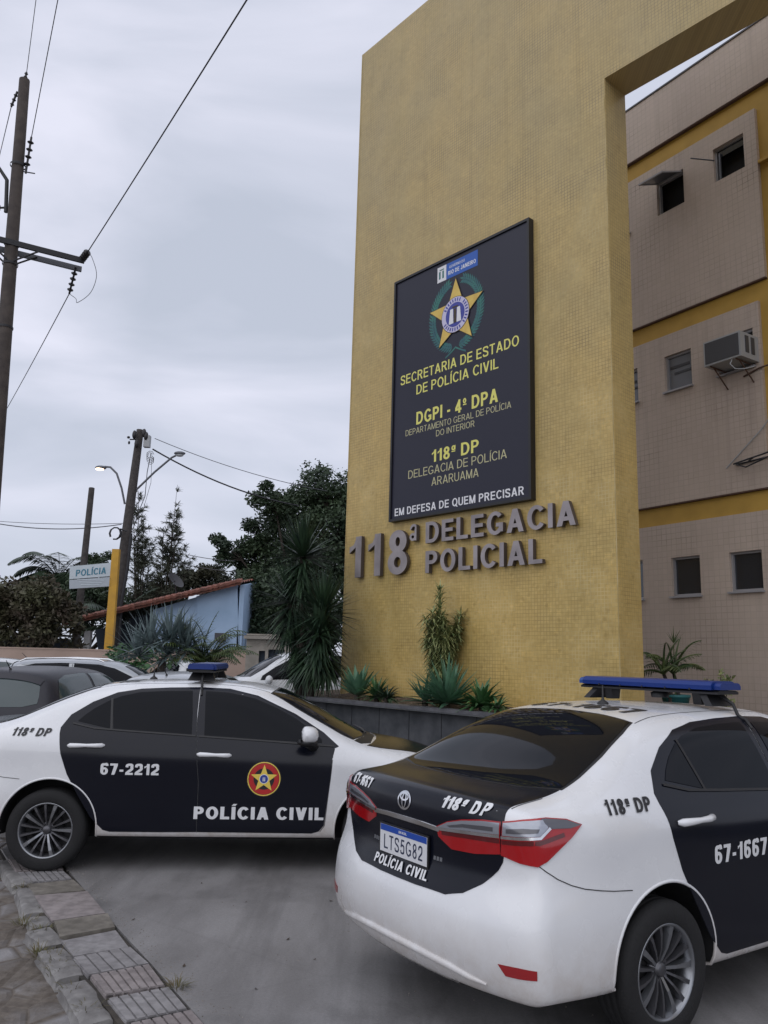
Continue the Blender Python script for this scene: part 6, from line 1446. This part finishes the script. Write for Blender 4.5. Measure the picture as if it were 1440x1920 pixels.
_hf = prof([(.24,3.10),(.28,3.20),(.42,3.27),(.58,3.27),(.68,3.22),(.775,3.15)])
_vh, _fh = body_cage(HAT, -.72, 3.12, [0,.01,.03,.05,.08,.10,.10,.10,.09,.09,.10,.12], [.0,.02,.09,.14,.2,.19,.19,.18,.16,.14,.16,.2], lambda y, z: _hx(z)+_plan(y,.08), lambda y, z: _hf(z)-_plan(y,.24), 34)
SMH = subsurf(_vh, _fh, 2, 'body'); S_HAT = Surf(SMH); HC = {}
def hatch(label, X, Y, yaw, paint, scale=(1,1,1), glass='glass_dark', lamp='tail_red', cat='car', name='parked_car', group=None, rails=False):
    root = thing(name, label, cat, (X, Y, 0), yaw, group); S = S_HAT; Yd = (0,-1,0)
    if 'body' not in HC: 
        HC['body'] = finish_body(SMH, (.365, (0, 2.48), .32), 'body', M[paint], M['wheel_well'], None).data; bpy.data.objects.remove(bpy.data.objects['body.%03d' % 0] if False else [o for o in bpy.data.objects if o.data == HC['body']][0])
        w_ = lambda pts, **k: patch_mesh(S, pts, Yd, .004, .04, **k)
        HC['rw'] = w_([(-.42,.8,1.10),(-.33,.7,1.26),(-.24,.7,1.375),(-.05,.6,1.425),(.35,.6,1.445),(.50,.6,1.445),(.55,.8,1.065),(.1,.8,1.085)]); HC['fw'] = w_([(.62,.8,1.062),(.58,.6,1.445),(.98,.6,1.43),(1.25,.6,1.37),(1.55,.7,1.23),(1.80,.75,1.08),(1.84,.8,1.01),(1.2,.8,1.035)])
        g = [(-.56,y,z) for y, z in ((0,1.405),(.40,1.385),(.50,1.35),(.55,1.18),(.56,1.10),(.40,1.06),(0,1.05))]; g += [(x,-y,z) for x, y, z in g[-2:0:-1]]; HC['bw'] = patch_mesh(S, g, (1,0,0), .004, .04)
        g = [(1.42,0,1.43),(1.38,.45,1.39),(1.72,.60,1.215),(2.0,.66,1.05),(2.12,.40,1.04),(2.16,0,1.045)]; g += [(x,-y,z) for x, y, z in g[-2:0:-1]]; HC['ws'] = patch_mesh(S, g, (-.6,0,-.8), .004, .05)
        HC['tl'] = patch_mesh(S, [(-.66,.56,1.02),(-.60,.69,1.06),(-.50,.76,1.03),(-.48,.80,.95),(-.60,.80,.84),(-.73,.66,.82),(-.74,.60,.90)], (.8,-.5,0), .006, .04, .008)
        HC['hl'] = patch_mesh(S, [(3.2,.40,.68),(3.1,.6,.71),(2.85,.76,.76),(2.72,.80,.74),(2.95,.76,.62),(3.15,.55,.60)], (-.75,-.65,0), .006, .04, .008)
        HC['gr'] = patch_mesh(S, [(3.2,y,z) for y, z in ((-.38,.64),(.38,.64),(.36,.52),(.5,.36),(-.5,.36),(-.36,.52))], (-1,0,0), .004, .05, .005)
        HC['pl'] = strip_mesh(S, [(-.8,-.26,.80),(-.8,.26,.80)], (1,0,0), .11, .012)
        HC['gap'] = strip_mesh(S, [(.56,.6,1.44),(.575,.8,1.06),(.60,.85,.7),(.60,.85,.30)], Yd, .008, .004)
        HC['spo'] = strip_mesh(S, [(-.5,-.52,1.44),(-.5,0,1.465),(-.5,.52,1.44)], (.4,0,-1), .10, .012)
    def put(key, nm, m_, par=root, both=False):
        for s in (C_ if both else (1,)):
            me = HC[key] if s > 0 else HC.setdefault(key+'m', mirrored(HC[key])); me = me.copy(); me.materials.clear(); link(nm, me, m_, par)
    bo = HC['body'].copy(); bo.materials.clear(); link('body', bo, [M[paint], M['wheel_well']], root)
    put('rw','rear_side_window',M[glass],both=True); put('fw','front_side_window',M[glass],both=True); put('bw','rear_window',M[glass]); put('ws','windscreen',M['glass_dark'])
    put('tl','tail_light',M[lamp],both=True); put('hl','headlight',M['headlamp'],both=True); put('gr','grille',M['trim_black']); put('pl','number_plate',M['plate_white']); put('gap','door_gap',M['gap'],both=True); put('spo','spoiler',M[paint])
    for s in C_:
        mb = MB(); c = Vector((1.70, s*.93, 1.02)); mb.blob(c, (.07,.10,.075), 12, 8); mb.tube([(1.74,s*.80,.96),(1.71,s*.90,1.0)], .03, 6); mb.build('door_mirror', M[paint], root)
        for x0, z0 in ((.64,.915),(-.28,.955)):
            mb = MB(); mb.tube([(x0+dx, s*(S.hit((x0+dx,1,z0), Yd)[0].y+oy), z0) for dx, oy in ((0,0),(.05,.025),(.15,.028),(.20,0))], .014, 6); mb.build('handle', M[paint], root)
        if rails: mb = MB(); mb.tube([(-.30,s*.56,1.46),(-.2,s*.565,1.51),(.4,s*.58,1.535),(.95,s*.57,1.52),(1.05,s*.565,1.48)], .015, 6); mb.build('roof_rail', M['chrome'], root)
    mb = MB(); mb.tube([(-.30,0,1.49),(-.42,0,1.60)], [.008,.004], 5); mb.lathe([(.02,0),(.012,.02)], 8, Matrix.Translation((-.30,0,1.485))); mb.build('aerial', M['trim_black'], root)
    for x in (0, 2.48):
        for s in C_: wheel(root, x, s*.745, .30, .195, .19, 10 if False else 12)
    mb = MB(); mb.box((1.2,0,.245), (3.2,1.0,.05)); mb.build('underbody', M['wheel_well'], root)
    root.scale = scale; return root
mat('paint_graphite', (.028,.028,.036), .35, spec=.3); mat('paint_silver', (.42,.44,.46), .28, metal=.5, coat=.5); mat('paint_white', (.62,.64,.66), .25, coat=.6); mat('paint_dark', (.05,.052,.06), .25, coat=.6)
mat('glass_light', (.05,.07,.075), .08, spec=.6)
q = at(115, 1330, 9.75); hatch('dark grey hatchback seen from behind, parked beyond the farther police car', -4.60, 10.5, 1.48, 'paint_graphite', glass='glass_light')
hatch('silver car whose roof shows just above the roof of the farther police car', -2.76, 10.95, 1.50, 'paint_silver', (1.05,.96,.975))
hatch('silver grey car with roof rails behind the dark grey hatchback', -6.4, 15.6, .15, 'paint_silver', (1.1,1,1.04), rails=True)
hatch('white car at the far left edge behind the dark grey hatchback', -9.7, 19.0, .3, 'paint_white', (1,1,1.0), glass='glass_light')
hatch('white car just visible behind the blue light bar of the farther police car', -5.3, 23.5, 2.2, 'paint_white', (1,1,1.0))
hatch('white police pickup numbered 47-1704 half hidden behind the spiky yucca', -.75, 18.2, 3.45, 'paint_white', (1.12,1.08,1.22), cat='pickup', name='pickup')
pk = bpy.data.objects['pickup']; me = fit_text('47-1704', .42, .085, .2); drape(S_HAT, me, (2.45, 1, .80), (-1,0,0), (0,0,1), (0,-1,0), .006); link('lettering', me, M['decal_black'], pk)
